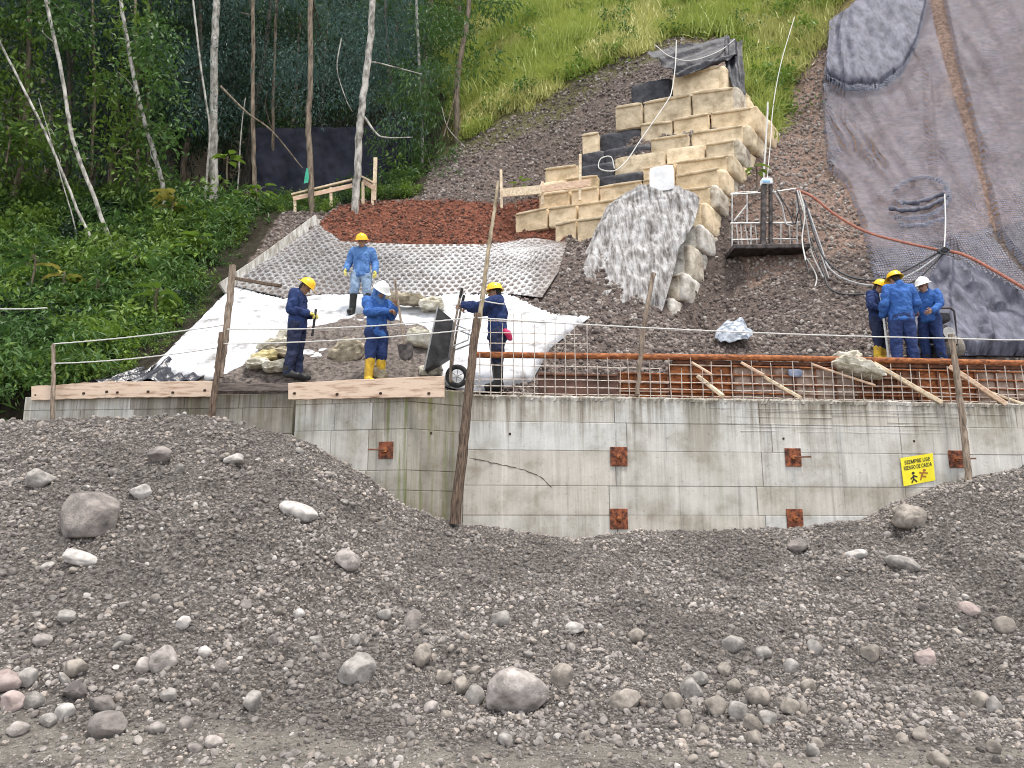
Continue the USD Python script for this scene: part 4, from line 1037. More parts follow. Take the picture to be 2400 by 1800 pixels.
# ------------------------------------------------------------------ yellow sign on the wall
def sign():
    cn = [(2108, 1074), (2184, 1062), (2190, 1126), (2115, 1140)]
    p = [on_wall(*c, .02)[0] for c in cn]; n = WN
    t_ = thing('warning_sign', 'yellow paper warning sign hanging askew on the concrete wall', 'sign', (p[2] + p[3]) / 2)
    nu = 14
    s = np.linspace(0, 1, nu)
    S, T = np.meshgrid(s, s, indexing='ij')
    P = (p[0] * (1 - S)[..., None] + p[1] * S[..., None]) * (1 - T)[..., None] + (p[3] * (1 - S)[..., None] + p[2] * S[..., None]) * T[..., None]
    curl = .012 * np.sin(S * 5 + 1) * T + .02 * (S - .5) ** 2
    P = P + n * curl[..., None]
    v, f = P.reshape(-1, 3), grid_faces(nu, nu)
    part(t_, 'paper', (np.vstack([v, v - n * .002]), np.vstack([f[:, ::-1], f + len(v)])), M['yellow_sign'], smooth=True)
    def place(mesh, u0, v0, wid, m, nm):
        vv, ff = arr(mesh)
        # lettering plane -> sign plane (bilinear), following the curl
        uu = u0 + vv[:, 0] / wid; tt = v0 - vv[:, 1] / wid
        q = (p[0] * (1 - uu)[:, None] + p[1] * uu[:, None]) * (1 - tt)[:, None] + (p[3] * (1 - uu)[:, None] + p[2] * uu[:, None]) * tt[:, None]
        cu = .012 * np.sin(uu * 5 + 1) * tt + .02 * (uu - .5) ** 2
        part(t_, nm, (q + n * (cu + .003 + vv[:, 2] * .5)[:, None], ff), m)
    W = np.linalg.norm(p[1] - p[0])
    tm = lambda s_, h: meshkit.text_mesh(s_, h, .002, bold=True)
    a = tm('SIEMPRE USE', 1.0); wa = a.bounds[1][0]
    place((a.vertices * [.80 * W / wa, .13 * W, 1], a.faces), .10, .25, W, M['sign_black'], 'lettering')
    a = tm('RIESGO DE CAIDA', 1.0); wa = a.bounds[1][0]
    place((a.vertices * [.88 * W / wa, .13 * W, 1], a.faces), .06, .45, W, M['sign_black'], 'lettering')
    # two little figures, one tumbling
    def stick(pts, r=.022):
        out = [trimesh.creation.cylinder(.05 * W, .002, sections=14).apply_translation([pts[0][0] * W, pts[0][1] * W, 0])]
        for q1, q2 in zip(pts[1::2], pts[2::2]):
            q1, q2 = np.array(q1) * W, np.array(q2) * W; d = norm(q2 - q1); pr = np.array([-d[1], d[0]]) * r * W
            vv = np.array([[*(q1 + pr), 0], [*(q2 + pr), 0], [*(q2 - pr), 0], [*(q1 - pr), 0], [*(q1 + pr), .002], [*(q2 + pr), .002], [*(q2 - pr), .002], [*(q1 - pr), .002]])
            out.append(trimesh.Trimesh(vv, [[4, 5, 6], [4, 6, 7], [0, 2, 1], [0, 3, 2], [0, 1, 5], [0, 5, 4], [1, 2, 6], [1, 6, 5], [2, 3, 7], [2, 7, 6], [3, 0, 4], [3, 4, 7]]))
        return trimesh.util.concatenate(out)
    place(stick([(.34, .33), (.34, .26), (.34, .12), (.34, .24), (.46, .17), (.34, .22), (.24, .13), (.34, .12), (.44, .0), (.34, .12), (.26, .0)]), 0, .93, W, M['sign_black'], 'falling_figure')
    place(stick([(.70, .36), (.66, .30), (.60, .18), (.66, .28), (.80, .24), (.64, .26), (.54, .32), (.60, .18), (.74, .12), (.60, .18), (.56, .04)]), 0, .93, W, M['sign_red'], 'falling_figure')
sign()
# ------------------------------------------------------------------ netting over the right hand face
from scipy.spatial import cKDTree
M['net'] = mat('net', {'g': ('geometry', {}), 'n': ('noise_texture', {'scale': 1.6, 'detail': 6.0, 'roughness': .6}),
    'r': ('rgb_ramp', {'ramp': [(.3, (.12, .13, .17)), (.7, (.28, .295, .37))]}),
    'n2': ('noise_texture', {'scale': 40.0, 'detail': 3.0}), 'r2': ('rgb_ramp', {'ramp': [(.35, (.55, .55, .58)), (.65, (1.25, 1.25, 1.25))]}), 'm': ('mix', {'mix_type': 'multiply', 'fac': 1.0}),
    'w1': ('wave_texture', {'wave_type': 'bands', 'bands_direction': 'x', 'scale': 7.0, 'distortion': .4}), 'w2': ('wave_texture', {'wave_type': 'bands', 'bands_direction': 'z', 'scale': 5.0, 'distortion': .4}),
    'mn': ('math', {'math_type': 'minimum'}), 'cut': ('map_range', {'from_min': .20, 'from_max': .48, 'to_min': .0, 'to_max': 1.0, 'clamp': True}),
    'p': ('principled_bsdf', {'roughness': .6, 'specular_ior_level': .3}), 't': ('transparent_bsdf', {}), 'mc': ('mix_closure', {})},
    [('g.position', 'n.vector'), ('n.fac', 'r.fac'), ('g.position', 'n2.vector'), ('n2.fac', 'r2.fac'), ('r.color', 'm.color1'), ('r2.color', 'm.color2'), ('m.color', 'p.base_color'),
     ('g.position', 'w1.vector'), ('g.position', 'w2.vector'), ('w1.fac', 'mn.value1'), ('w2.fac', 'mn.value2'), ('mn.value', 'cut.value'), ('cut.result', 'mc.fac'),
     ('t.BSDF', 'mc.closure1'), ('p.BSDF', 'mc.closure2')], 'mc.closure')
M['net_dark'] = speckle('net_dark', (.045, .046, .066), (.15, .15, .195), 2.5, .6, .6, bscale=20, dist=.03, stretch=(3, 1, 1))
def curve_tree(curves):
    out = []
    for c in curves:
        p = smooth_path([hit(*q) for q in c], 14); out.append(p)
    return out
CREASE = curve_tree([[(1935, 192), (1990, 216), (2060, 214), (2112, 178), (2150, 108), (2172, 20)], [(1945, 206), (2000, 226), (2070, 224), (2126, 186), (2162, 116)], [(1950, 60), (1945, 130), (1940, 190)], [(1985, 20), (1975, 100), (1985, 195)],
                     [(1935, 215), (1990, 310), (2030, 370), (2100, 460)], [(1932, 215), (1958, 290), (1990, 360)], [(1955, 230), (2020, 320), (2075, 395)], [(2172, 180), (2178, 300), (2185, 420)],
                     [(1932, 376), (1970, 366), (2040, 372)], [(2216, 590), (2262, 700)], [(2216, 590), (2330, 700), (2400, 760)], [(2210, 590), (2140, 640), (2060, 655)], [(2216, 592), (2205, 700), (2195, 820)], [(2225, 600), (2290, 760), (2300, 830)],
                     [(2320, 560), (2390, 640)], [(2060, 480), (2120, 500), (2180, 495)], [(2300, 740), (2400, 800)], [(2330, 740), (2280, 800)]])
_ct = [cKDTree(c) for c in CREASE]
def netdisp(P):
    d = .16 * (fbm(P * .9, 3, 81) - .5) + .06 * (fbm(P * 3.2, 2, 82) - .5)
    d = d + .055 * np.sin(P[..., 0] * 7 + 2.5 * fbm(P * .5, 2, 83) * 3) * (.3 + fbm(P * .7, 2, 84)) + .02 * np.sin(P[..., 0] * 19 + 4 * fbm(P * .6, 2, 85))
    q = P.reshape(-1, 3)
    for k, t in enumerate(_ct):
        dist = t.query(q)[0].reshape(P.shape[:-1])
        w = .07 if k > 2 else .09
        d = d + (.16 if k < 4 else .11) * np.exp(-(dist / w) ** 2) - .05 * np.exp(-((dist - .16) / .08) ** 2)
    return d
NET1 = [(1946, 45), (1990, 18), (2060, -60), (2172, -60), (2190, 60), (2226, 190), (2262, 310), (2300, 430), (2330, 560), (2400, 640), (2500, 700), (2620, 740), (2620, 842), (2300, 836), (2150, 842), (2090, 760), (2044, 640), (2016, 520), (1985, 440), (1940, 400), (1930, 300), (1926, 210), (1938, 120)]
NET2 = [(2198, -60), (2760, -60), (2760, 720), (2620, 735), (2500, 694), (2404, 634), (2338, 556), (2312, 440), (2290, 330), (2262, 230), (2226, 80)]
for poly, lab in ((NET1, 'grey lilac netting with swags and creases hung over the cut face at right'), (NET2, 'grey netting sheet at the far right edge beyond the bare strip')):
    v, f, _, _ = sheet(poly, .055, .16, netdisp, 5.0)
    solo('slope_netting', (v, f), M['net'], lab, 'netting', smooth=True)
# hanging upper fold of net
v, f, _, _ = sheet([(1944, 50), (1990, 16), (2060, -60), (2178, -60), (2172, 20), (2150, 108), (2112, 178), (2060, 214), (1990, 216), (1935, 190)], .05, .30, lambda P: .14 * (fbm(P * np.array([3.0, 1.0, .8]), 3, 86) - .5) + netdisp(P) * .5, 7.0)
solo('slope_netting', (v, f), M['net_dark'], 'darker double fold of netting hanging as a swag at the upper left of the face', 'netting', smooth=True)
v, f, _, _ = sheet([(2212, 596), (2320, 640), (2420, 700), (2620, 760), (2620, 840), (2300, 836), (2150, 840), (2110, 770), (2150, 690)], .05, .34, lambda P: .22 * (fbm(P * np.array([1.6, 1.0, 1.0]), 3, 96) - .5) + netdisp(P), 7.0)
solo('slope_netting', (v, f), M['net_dark'], 'dark second layer of netting bunched at the bottom right corner of the face', 'netting', smooth=True)
# bundle of rolled net and rope at the foot
for k, c in enumerate([[(2080, 458), (2110, 438), (2160, 430), (2200, 448), (2208, 480)], [(2070, 500), (2110, 506), (2160, 496), (2206, 470)], [(2080, 520), (2130, 524), (2180, 508), (2212, 480)], [(2095, 488), (2140, 486), (2195, 466)], [(2090, 540), (2140, 540), (2190, 526)]]):
    p = smooth_path([hit(*q) - np.array([0, .32, 0]) for q in c], 8)
    rr = np.random.default_rng(k); p = p + rr.normal(0, .012, p.shape)
    solo('net_roll', tube(p, .055 * (1 + .25 * np.sin(np.arange(len(p)) * 1.3)), 7), M['net_dark'] if k % 2 else M['net'], 'twisted roll of spare netting caught on the face, ' + ('topmost arched one', 'second from the top', 'third from the top', 'small inner one', 'lowest one')[k], 'net roll', smooth=True)
# ------------------------------------------------------------------ cables and hoses
def hang(px, Ys):
    return [at(x, y, Y) for (x, y), Y in zip(px, Ys)]
rope('hose', hang([(1866, 444), (1905, 462), (1960, 505), (2030, 543), (2110, 566), (2200, 586)], [16.7, 16.6, 16.4, 16.1, 15.6, 15.3]), .030, 'rope_red', 'reddish brown hose sagging from the work cage to the knot on the net', 'hose')
rope('hose', hang([(2205, 586), (2260, 598), (2330, 634), (2420, 688), (2520, 750)], [15.3, 15.1, 14.8, 14.4, 14.0]), .036, 'rope_red', 'reddish brown hose running from the knot out at the right edge', 'hose')
rope('hose', hang([(1886, 470), (1912, 560), (1938, 612), (1990, 648), (2060, 655), (2130, 630), (2205, 588)], [16.6, 16.2, 15.9, 15.6, 15.4, 15.3, 15.3]), .022, 'hose_black', 'black hose looping low between the cage and the knot, upper loop', 'hose')
rope('hose', hang([(1894, 490), (1925, 580), (1945, 630), (1995, 660), (2065, 668), (2140, 640), (2210, 592)], [16.5, 16.1, 15.8, 15.5, 15.3, 15.2, 15.25]), .020, 'hose_grey', 'grey hose looping just under the black one', 'hose')
rope('hose', hang([(1900, 560), (1930, 640), (1945, 676), (1985, 690), (2060, 684), (2140, 660), (2185, 622), (2212, 594)], [16.3, 15.8, 15.5, 15.4, 15.3, 15.2, 15.2, 15.25]), .020, 'hose_black', 'lowest black hose loop reaching the men at right', 'hose')
rope('rope', hang([(2214, 455), (2216, 520), (2213, 585)], [16.2, 15.8, 15.4]), .014, 'rope_white', 'white rope holding up the hose knot on the net')
rope('rope', hang([(1884, 598), (1900, 620), (1914, 650), (1908, 676), (1896, 690)], [16.7, 16.4, 16.1, 15.9, 15.8]), .016, 'rope_white', 'white rope lying crooked on the dirt below the cage')
rope('rope', hang([(1862, 40), (1830, 150), (1812, 250), (1806, 330), (1798, 420)], [20.6, 19.7, 19.0, 18.4, 17.6]), .012, 'rope_white', 'thin rope running up the grass from the cage mast')
solo('hose_knot', join([rbox(at(2210, 588, 15.22), (1, 0, 0), (0, 1, 0), (0, 0, 1), .20, .14, .12, 3, 3, .5, 3), tube(smooth_path([at(2196, 584, 15.15), at(2212, 596, 15.1), at(2226, 588, 15.15), at(2212, 580, 15.15), at(2198, 590, 15.1)], 6), .018, 6)]), M['hose_black'], 'dark knot where the hoses are tied on the net', 'knot', smooth=40)
# ------------------------------------------------------------------ work cage with mast
M['steel_dark'] = speckle('steel_dark', (.02, .018, .018), (.10, .085, .08), 8, .5, .3, metallic=.5)
M['steel_pale'] = speckle('steel_pale', (.28, .27, .26), (.55, .53, .51), 8, .5, .2, metallic=.3)
M['blue_white'] = speckle('blue_white', (.62, .70, .78), (.80, .84, .88), 3, .5, .1)
M['blue_paint'] = speckle('blue_paint', (.12, .28, .50), (.22, .42, .62), 3, .5, .1)
YC = 16.75
cage = thing('work_cage', 'steel drilling cage with dark twin mast hanging on the dirt slope', 'work cage', at(1790, 600, YC))
def bar(a, b, Ya=YC, Yb=YC, r=.022, m='steel_pale', nm='rail'):
    part(cage, nm, tube([at(*a, Ya), at(*b, Yb)], r, 7), M[m], 40)
part(cage, 'mast', beam(at(1788, 592, YC - .1), at(1790, 432, YC), .11, .12, .012, up=(0, 1, 0)), M['steel_dark'])
part(cage, 'mast', beam(at(1806, 592, YC - .1), at(1806, 434, YC), .08, .10, .012, up=(0, 1, 0)), M['steel_dark'])
cp = part(cage, 'mast_cap', rbox(at(1796, 427, YC), (1, 0, 0), (0, 1, 0), (0, 0, 1), .26, .2, .15, 3, 8), M['blue_white'], 40)
part(cp, 'cap_band', rbox(at(1796, 425, YC - .105), (1, 0, 0), (0, 1, 0), (0, 0, 1), .18, .01, .06, 2, 8), M['blue_paint'], 40)
for z_, l_ in ((452, (1712, 456, 1782)), (522, (1712, 524, 1872)), (560, (1716, 562, 1868))):
    bar((l_[0], l_[1]), (l_[2], z_), r=.026 if z_ == 522 else .02)
    bar((l_[0] + 8, l_[1] - 4), (l_[2] - 6, z_ - 3), YC + .9, YC + .9, .018)
for x_, y0_, y1_ in ((1716, 456, 592), (1751, 456, 524), (1868, 446, 590), (1760, 524, 590), (1830, 522, 590)):
    bar((x_, y0_), (x_, y1_), r=.02, nm='post')
bar((1712, 456), (1720, 452), YC, YC + .9); bar((1868, 446), (1862, 446), YC, YC + .9)
bar((1720, 518), (1751, 480), nm='brace'); bar((1800, 452), (1866, 442), r=.02)
for k, x_ in enumerate((1726, 1736, 1746, 1770, 1850)):
    bar((x_, 526), (x_ + (6, 4, 10, 6, 3)[k], 588), r=.014, nm='baluster')
part(cage, 'deck', beam(at(1704, 597, YC + .2), at(1878, 595, YC + .2), 1.1, .11, .015), M['steel_dark'])
for k, (a, b, c, d) in enumerate([((1812, 445), (1832, 480), (1842, 522), (1858, 530)), ((1820, 446), (1846, 490), (1862, 525), (1870, 500)), ((1868, 446), (1890, 520), (1902, 590), (1930, 650)), ((1872, 446), (1900, 520), (1918, 580), (1944, 655)),
                                  ((1866, 448), (1878, 520), (1884, 590), (1896, 640)), ((1874, 448), (1886, 500), (1880, 560), (1888, 610))]):
    rope('hose', [at(*a, YC - .15), at(*b, YC - .25), at(*c, YC - .35), at(*d, YC - .75)], .016, ('hose_grey', 'hose_black', 'rope_white')[k % 3], ('grey hose bent over inside the cage', 'black hose bent over inside the cage', 'white hose hanging outside the cage, longest but one', 'grey hose hanging outside the cage to the right, longest',
         'black hose hanging straight along the right cage post', 'short white hose curling beside the right cage post')[k], 'hose')
# ------------------------------------------------------------------ wooden guard rails
def hpost(fence, a, b, Y, w=.07, m='wood_new', Yb=None):
    part(fence, 'post', beam(at(*b, Yb or Y), at(*a, Y), w, w * .8, .006, up=(0, 1, 0), seed=int(a[0])), M[m])
g1 = thing('guard_rail', 'pale timber guard rail in front of the lowest tan bags', 'guard rail', at(1270, 480, 18.2))
for a, b, Y in (((1174, 398), (1176, 488), 18.55), ((1271, 426), (1271, 480), 18.25), ((1360, 362), (1359, 470), 17.95)):
    hpost(g1, a, b, Y)
part(g1, 'board', beam(at(1178, 452, 18.48), at(1272, 444, 18.18), .03, .24, .005, seed=3), M['wood_new'])
part(g1, 'board', beam(at(1270, 443, 18.17), at(1384, 428, 17.85), .03, .20, .005, seed=4), M['wood_pale'])
g2 = thing('guard_rail', 'timber guard rail among the tree trunks at the forest edge', 'guard rail', at(775, 480, 19.4))
part(g2, 'top_rail', beam(at(683, 456, 19.3), at(826, 421, 19.3), .07, .05, .006), M['wood_new'])
part(g2, 'board', beam(at(687, 466, 19.28), at(826, 435, 19.28), .03, .13, .005), M['wood_pale'])
part(g2, 'top_rail', beam(at(846, 413, 19.35), at(880, 430, 19.1), .07, .05, .006), M['wood_new'])
part(g2, 'board', beam(at(850, 424, 19.33), at(876, 440, 19.12), .03, .13, .005), M['wood_pale'])
for a, b in (((691, 462), (692, 498)), ((776, 440), (776, 486)), ((851, 428), (851, 478)), ((874, 440), (873, 482)), ((880, 370), (877, 470))):
    hpost(g2, a, b, 19.32, .08 if a[0] != 880 else .10, 'wood_new')
M['green_rag'] = speckle('green_rag', (.03, .25, .16), (.06, .42, .28), 4, .7, .3)
solo('green_rag', patch([((718, 394, 19.1), (722, 394, 19.1)), ((714, 415, 19.1), (724, 415, 19.1)), ((712, 430, 19.1), (722, 428, 19.1))], None, '', None, '', '', .02, 3, 6, 10), M['green_rag'], 'small green rag hanging beside a tree trunk', 'rag', smooth=True)
# ------------------------------------------------------------------ apron edging
part_edge = [hit(a, b) + np.array([0, 0, .12]) for a, b in [(520, 690), (600, 635), (680, 575), (745, 525)]]
for k in range(3):
    solo('edge_board', beam(part_edge[k], part_edge[k + 1] * .995 + part_edge[k] * .005, .06, .30, .006, up=(0, .3, 1), seed=k), M['concrete'][2], ('lowest', 'middle', 'topmost')[k] + ' grey concrete edging strip up the left side of the honeycomb mat', 'edging')
solo('timber_stake', beam(hit(545, 676) + [0, -.1, .22], hit(660, 698) + [0, -.1, .24], .08, .07, .01, seed=4, rough=.004), M['wood_dark'], 'dark timber lying between white apron and honeycomb mat', 'timber')
# ------------------------------------------------------------------ sacks and sheets
M['sack'] = [speckle('sack_cream', (.28, .25, .18), (.66, .63, .54), 6, .8, .6, bscale=18, dist=.04), speckle('sack_yellow', (.34, .28, .12), (.66, .58, .33), 6, .8, .6, bscale=18, dist=.04), speckle('sack_tan', (.15, .125, .085), (.46, .40, .30), 6, .85, .6, bscale=18, dist=.04)]
def sack(px, py, Y, L, h, d, m, label, yaw=0., tilt=0., seed=0, name='sack'):
    if px < 950 and py > 720: Y = hit(px, py + 10)[1] - .62
    u = np.array([math.cos(yaw) * math.cos(tilt), math.sin(yaw) * math.cos(tilt), math.sin(tilt)]); n = np.array([-math.sin(yaw), math.cos(yaw), 0]); w = np.cross(u, n)
    v, f = rbox(at(px, py, Y), u, n, w, L, d, h, 4, 3.0, .45, seed, 1.8)
    q = (v - at(px, py, Y)) @ np.stack([u, n, w], 1)
    wr = .11 * (np.abs(fbm(q * np.array([5., 9., 14.]) + seed, 3, seed) - .5) * 2 - .3)
    v = v + wr[:, None] * (norm(w) * .8 - n * .6)
    return solo(name, (v, f), m, label, 'sack', smooth=45)
for k, a in enumerate([(668, 782, 13.35, .34, .16, .3, 'uppermost sack of the pale pile behind the man at left', .2, .5), (640, 806, 13.2, .55, .17, .35, 'folded sack below the uppermost one of the pile', .1, .35), (660, 826, 13.1, .5, .15, .35, 'creased sack in the middle of the pale pile', .0, -.15),
                       (618, 838, 13.05, .45, .17, .35, 'yellowish sack at the left of the pale pile', .3, .25), (606, 852, 12.95, .42, .14, .35, 'flat sack at the lower left of the pale pile', .1, .1), (650, 858, 12.9, .5, .17, .35, 'lowest sack of the pale pile beside the boots of the man', -.1, .05)]):
    sack(*a[:6], M['sack'][(0, 0, 2, 1, 0, 0)[k]], a[6], a[7], a[8], seed=k + 1)
for k, a in enumerate([(955, 700, 14.9, .75, .22, .4, 2, 'olive tan sack lying on top of the white apron', 0., -.1), (1012, 712, 14.8, .50, .26, .4, 0, 'cream sack right of the olive tan one on the apron', 0., .1), (905, 692, 15.0, .34, .18, .3, 2, 'small tan sack behind the hooded man', .3, .2),
                       (812, 828, 12.9, .62, .42, .4, 2, 'crumpled pale sack behind the legs of the man in yellow boots', .1, .5), (985, 790, 13.1, .45, .34, .4, 0, 'cream sack half buried in the earth heap', -.2, -.3), (1008, 868, 12.35, .42, .22, .35, 0, 'cream sack under the tipped wheelbarrow', .1, .2),
                       (882, 872, 12.4, .40, .16, .3, 2, 'pale bag remains beside the yellow boots', .1, -.5)]):
    sack(*a[:6], M['sack'][a[6]], a[7], a[8], a[9], seed=k + 20)
sack(2012, 862, 12.42, .86, .24, .45, M['sack'][0], 'large cream sack lying across the formwork at right', .08, -.28, 41)
sack(1984, 838, 12.75, .45, .20, .4, M['sack'][0], 'smaller cream sack behind the large one on the formwork', .1, .1, 42)
M['blue_sheet'] = speckle('blue_sheet', (.10, .12, .18), (.22, .25, .34), 5, .5, .3)
solo('sheet_scrap', rbox(along(1891, .34, zat(872, 12.3)), U, WN, (0, 0, 1), .24, .03, .13, 2, 5, .3, 3), M['blue_sheet'], 'small dark blue sheet scrap stuck in the formwork', 'sheet', smooth=40)
M['black_plastic'] = mat('black_plastic', {'g': ('geometry', {}), 'n': ('noise_texture', {'scale': 9.0, 'detail': 5.0}), 'b': ('bump', {'strength': .6, 'distance': .05}), 'p': ('principled_bsdf', {'base_color': (.018, .018, .026), 'roughness': .28})}, [('g.position', 'n.vector'), ('n.fac', 'b.height'), ('b.normal', 'p.normal')])
M['grey_plastic'] = mat('grey_plastic', {'g': ('geometry', {}), 'n': ('noise_texture', {'scale': 8.0, 'detail': 5.0}), 'r': ('rgb_ramp', {'ramp': [(.35, (.10, .12, .16)), (.65, (.50, .54, .60))]}), 'b': ('bump', {'strength': .8, 'distance': .05}), 'p': ('principled_bsdf', {'roughness': .3})}, [('g.position', 'n.vector'), ('n.fac', 'r.fac'), ('r.color', 'p.base_color'), ('n.fac', 'b.height'), ('b.normal', 'p.normal')])
ridge = lambda S, T: .20 * np.exp(-((S - .52) / .10) ** 2) * np.clip(1.2 - T, 0, 1) + .03 * np.sin(S * 40 + 6 * T)
solo('plastic_sheet', patch([((330, 862, 12.75), (470, 862, 12.6)), ((262, 886, 12.3), (480, 874, 12.35)), ((205, 896, 12.0), (480, 892, 12.0))], None, '', None, '', '', .09, 31, 60, 26, folds=ridge), M['black_plastic'], 'crumpled black plastic sheet behind the planks at left', 'plastic sheet', smooth=True)
solo('plastic_sheet', patch([((1700, 754, 14.35), (1738, 752, 14.35)), ((1680, 772, 14.2), (1758, 770, 14.2)), ((1676, 786, 14.0), (1764, 788, 14.0)), ((1690, 800, 13.85), (1750, 802, 13.85))], None, '', None, '', '', .16, 33, 36, 30, folds=lambda S, T: .16 * np.sin(T * 3.1) * np.sin(S * 3.1) + .02 * np.sin(S * 9 + T * 7)), M['grey_plastic'], 'shiny grey blue plastic bag lying on the dirt right of the slurry skin', 'plastic bag', smooth=True)
for k, (px, py, w, h, lab) in enumerate([(2145, 790, 46, 40, 'tan rubble block between the legs of the men at right'), (2150, 822, 60, 36, 'lower tan rubble block between the men at right'), (2205, 834, 50, 26, 'brown rubble under the compressor'), (2238, 812, 46, 50, 'mossy brown rock beside the right post')]):
    p = at(px, py, 13.75); v, f = stone(60 + k, 2, .8, .4, 7); v = v / (v.max(0) - v.min(0)) * np.array([w, w * .8, h]) / 125.
    solo('rubble', (v + p, f), M['cobble_brown'] if k else M['sack'][2], lab, 'rubble', smooth=40)
# ------------------------------------------------------------------ tipped wheelbarrow
M['tray_black'] = speckle('tray_black', (.012, .012, .014), (.06, .058, .06), 5, .5, .3)
M['tyre'] = speckle('tyre', (.012, .012, .012), (.04, .04, .04), 10, .8, .3)
hA, hB = at(1083, 692, 11.95), at(1056, 888, 12.05)
e1 = norm(hB - hA); e2 = norm(np.array([-1, .0, 0]) - e1 * (np.array([-1, 0, 0]) @ e1)); e3 = np.cross(e1, e2); Lh = np.linalg.norm(hB - hA)
wb = thing('wheelbarrow', 'black wheelbarrow tipped up on its wheel by the man at the rail', 'wheelbarrow', hB)
W_ = lambda a, b, c: hA + e1 * a + e2 * b + e3 * c
def shell(s0, s1):
    fl = [(s0 + .10, .07, -.2), (s0 + .10, .07, .2), (s1 - .22, .07, .17), (s1 - .22, .07, -.17)]
    rim = [(s0 - .06, .34, -.31), (s0 - .06, .34, .31), (s1 + .06, .42, .27), (s1 + .06, .42, -.27)]
    v = np.array([W_(*p) for p in fl + rim]); vi = np.array([W_(p[0] * 1 + (.006 if i in (0, 1, 4, 5) else -.006), p[1] + .008, p[2] * .97) for i, p in enumerate(fl + rim)])
    f = [(0, 1, 2, 3)] + [(i, (i + 1) % 4, 4 + (i + 1) % 4, 4 + i) for i in range(4)]
    f2 = [tuple(8 + k for k in q[::-1]) for q in f] + [(4 + i, 4 + (i + 1) % 4, 12 + (i + 1) % 4, 12 + i) for i in range(4)]
    return np.vstack([v, vi]), np.array(f + f2), rim
v, f, rim = shell(.38, Lh - .12)
tr = part(wb, 'tray', (v, f), M['tray_black'])
part(tr, 'rim', tube([W_(*p) for p in rim + rim[:1]], .014, 6), M['hose_grey'], 40)
for s in (-.24, .24):
    part(wb, 'handle', tube(smooth_path([W_(0, 0, s), W_(.35, .02, s), W_(.8, .03, s * .9), W_(Lh, .0, s * .42), W_(Lh + .04, -.06, s * .3)], 5), .019, 8), M['wood_grey'], 40)
    part(wb, 'grip', tube([W_(-.06, -.01, s), W_(.10, .005, s)], .024, 8), M['tyre'], 40)
    part(wb, 'leg', tube([W_(.55, .03, s * .9), W_(.62, -.22, s * .9), W_(.78, -.22, s * .9), W_(.92, .03, s * .85)], .014, 7), M['hose_grey'], 40)
wc = W_(Lh - .06, -.10, 0)
tor = trimesh.creation.torus(.155, .042, major_sections=26, minor_sections=10)
R = np.stack([e1, e2, e3], 1)
wh = part(wb, 'wheel', (np.array(tor.vertices) @ R.T + wc, np.array(tor.faces)), M['tyre'], True)
part(wh, 'hub', tube([wc - e3 * .06, wc + e3 * .06], .022, 8), M['steel_pale'], 40)
for k in range(6):
    a = k * math.pi / 3; d = e1 * math.cos(a) + e2 * math.sin(a)
    part(wh, 'spoke', tube([wc + d * .02, wc + d * .13], .008, 5), M['steel_pale'])
# ------------------------------------------------------------------ compressor behind the men
YG = 13.35
gen = thing('compressor', 'dark engine compressor in a tubular frame beside the man in the white helmet', 'compressor', at(2218, 835, YG))
X0, X1 = at(2196, 830, YG), at(2248, 830, YG)
wG = X1[0] - X0[0]; zt = at(2220, 722, YG)[2]; zb_ = at(2220, 838, YG)[2]
for dy in (0, .42):
    c = [np.array([X0[0], YG + dy, zb_]), np.array([X0[0], YG + dy, zt - .06]), np.array([X0[0] + .06, YG + dy, zt]), np.array([X1[0] - .06, YG + dy, zt]), np.array([X1[0], YG + dy, zt - .06]), np.array([X1[0], YG + dy, zb_])]
    part(gen, 'frame_hoop', tube(c, .02, 8), M['steel_dark'], 40)
for xx in (X0[0], X1[0]):
    part(gen, 'frame_bar', tube([np.array([xx, YG, zb_ + .25]), np.array([xx, YG + .42, zb_ + .25])], .018, 8), M['steel_dark'], 40)
cx = (X0[0] + X1[0]) / 2; hz_ = zt - zb_
part(gen, 'engine_block', rbox((cx - .02, YG + .2, zb_ + hz_ * .52), (1, 0, 0), (0, 1, 0), (0, 0, 1), wG * .72, .30, hz_ * .34, 3, 6, .12, 2), M['steel_dark'], 40)
part(gen, 'fuel_tank', rbox((cx, YG + .2, zb_ + hz_ * .84), (1, 0, 0), (0, 1, 0), (0, 0, 1), wG * .85, .34, hz_ * .2, 3, 5, .03, 3), M['hose_black'], 40)
part(gen, 'flywheel_cover', tube([np.array([cx + .06, YG + .06, zb_ + hz_ * .5]), np.array([cx + .06, YG - .01, zb_ + hz_ * .5])], .11, 16), M['steel_pale'], 40)
part(gen, 'air_tank', tube([np.array([X0[0] + .03, YG + .2, zb_ + .13]), np.array([X1[0] - .03, YG + .2, zb_ + .13])], .12, 14), M['steel_dark'], 40)
part(gen, 'exhaust', tube([np.array([cx - .1, YG + .05, zb_ + hz_ * .62]), np.array([cx - .12, YG - .04, zb_ + hz_ * .66]), np.array([cx - .12, YG - .05, zb_ + hz_ * .74])], .03, 8), M['rust_dark'], 40)
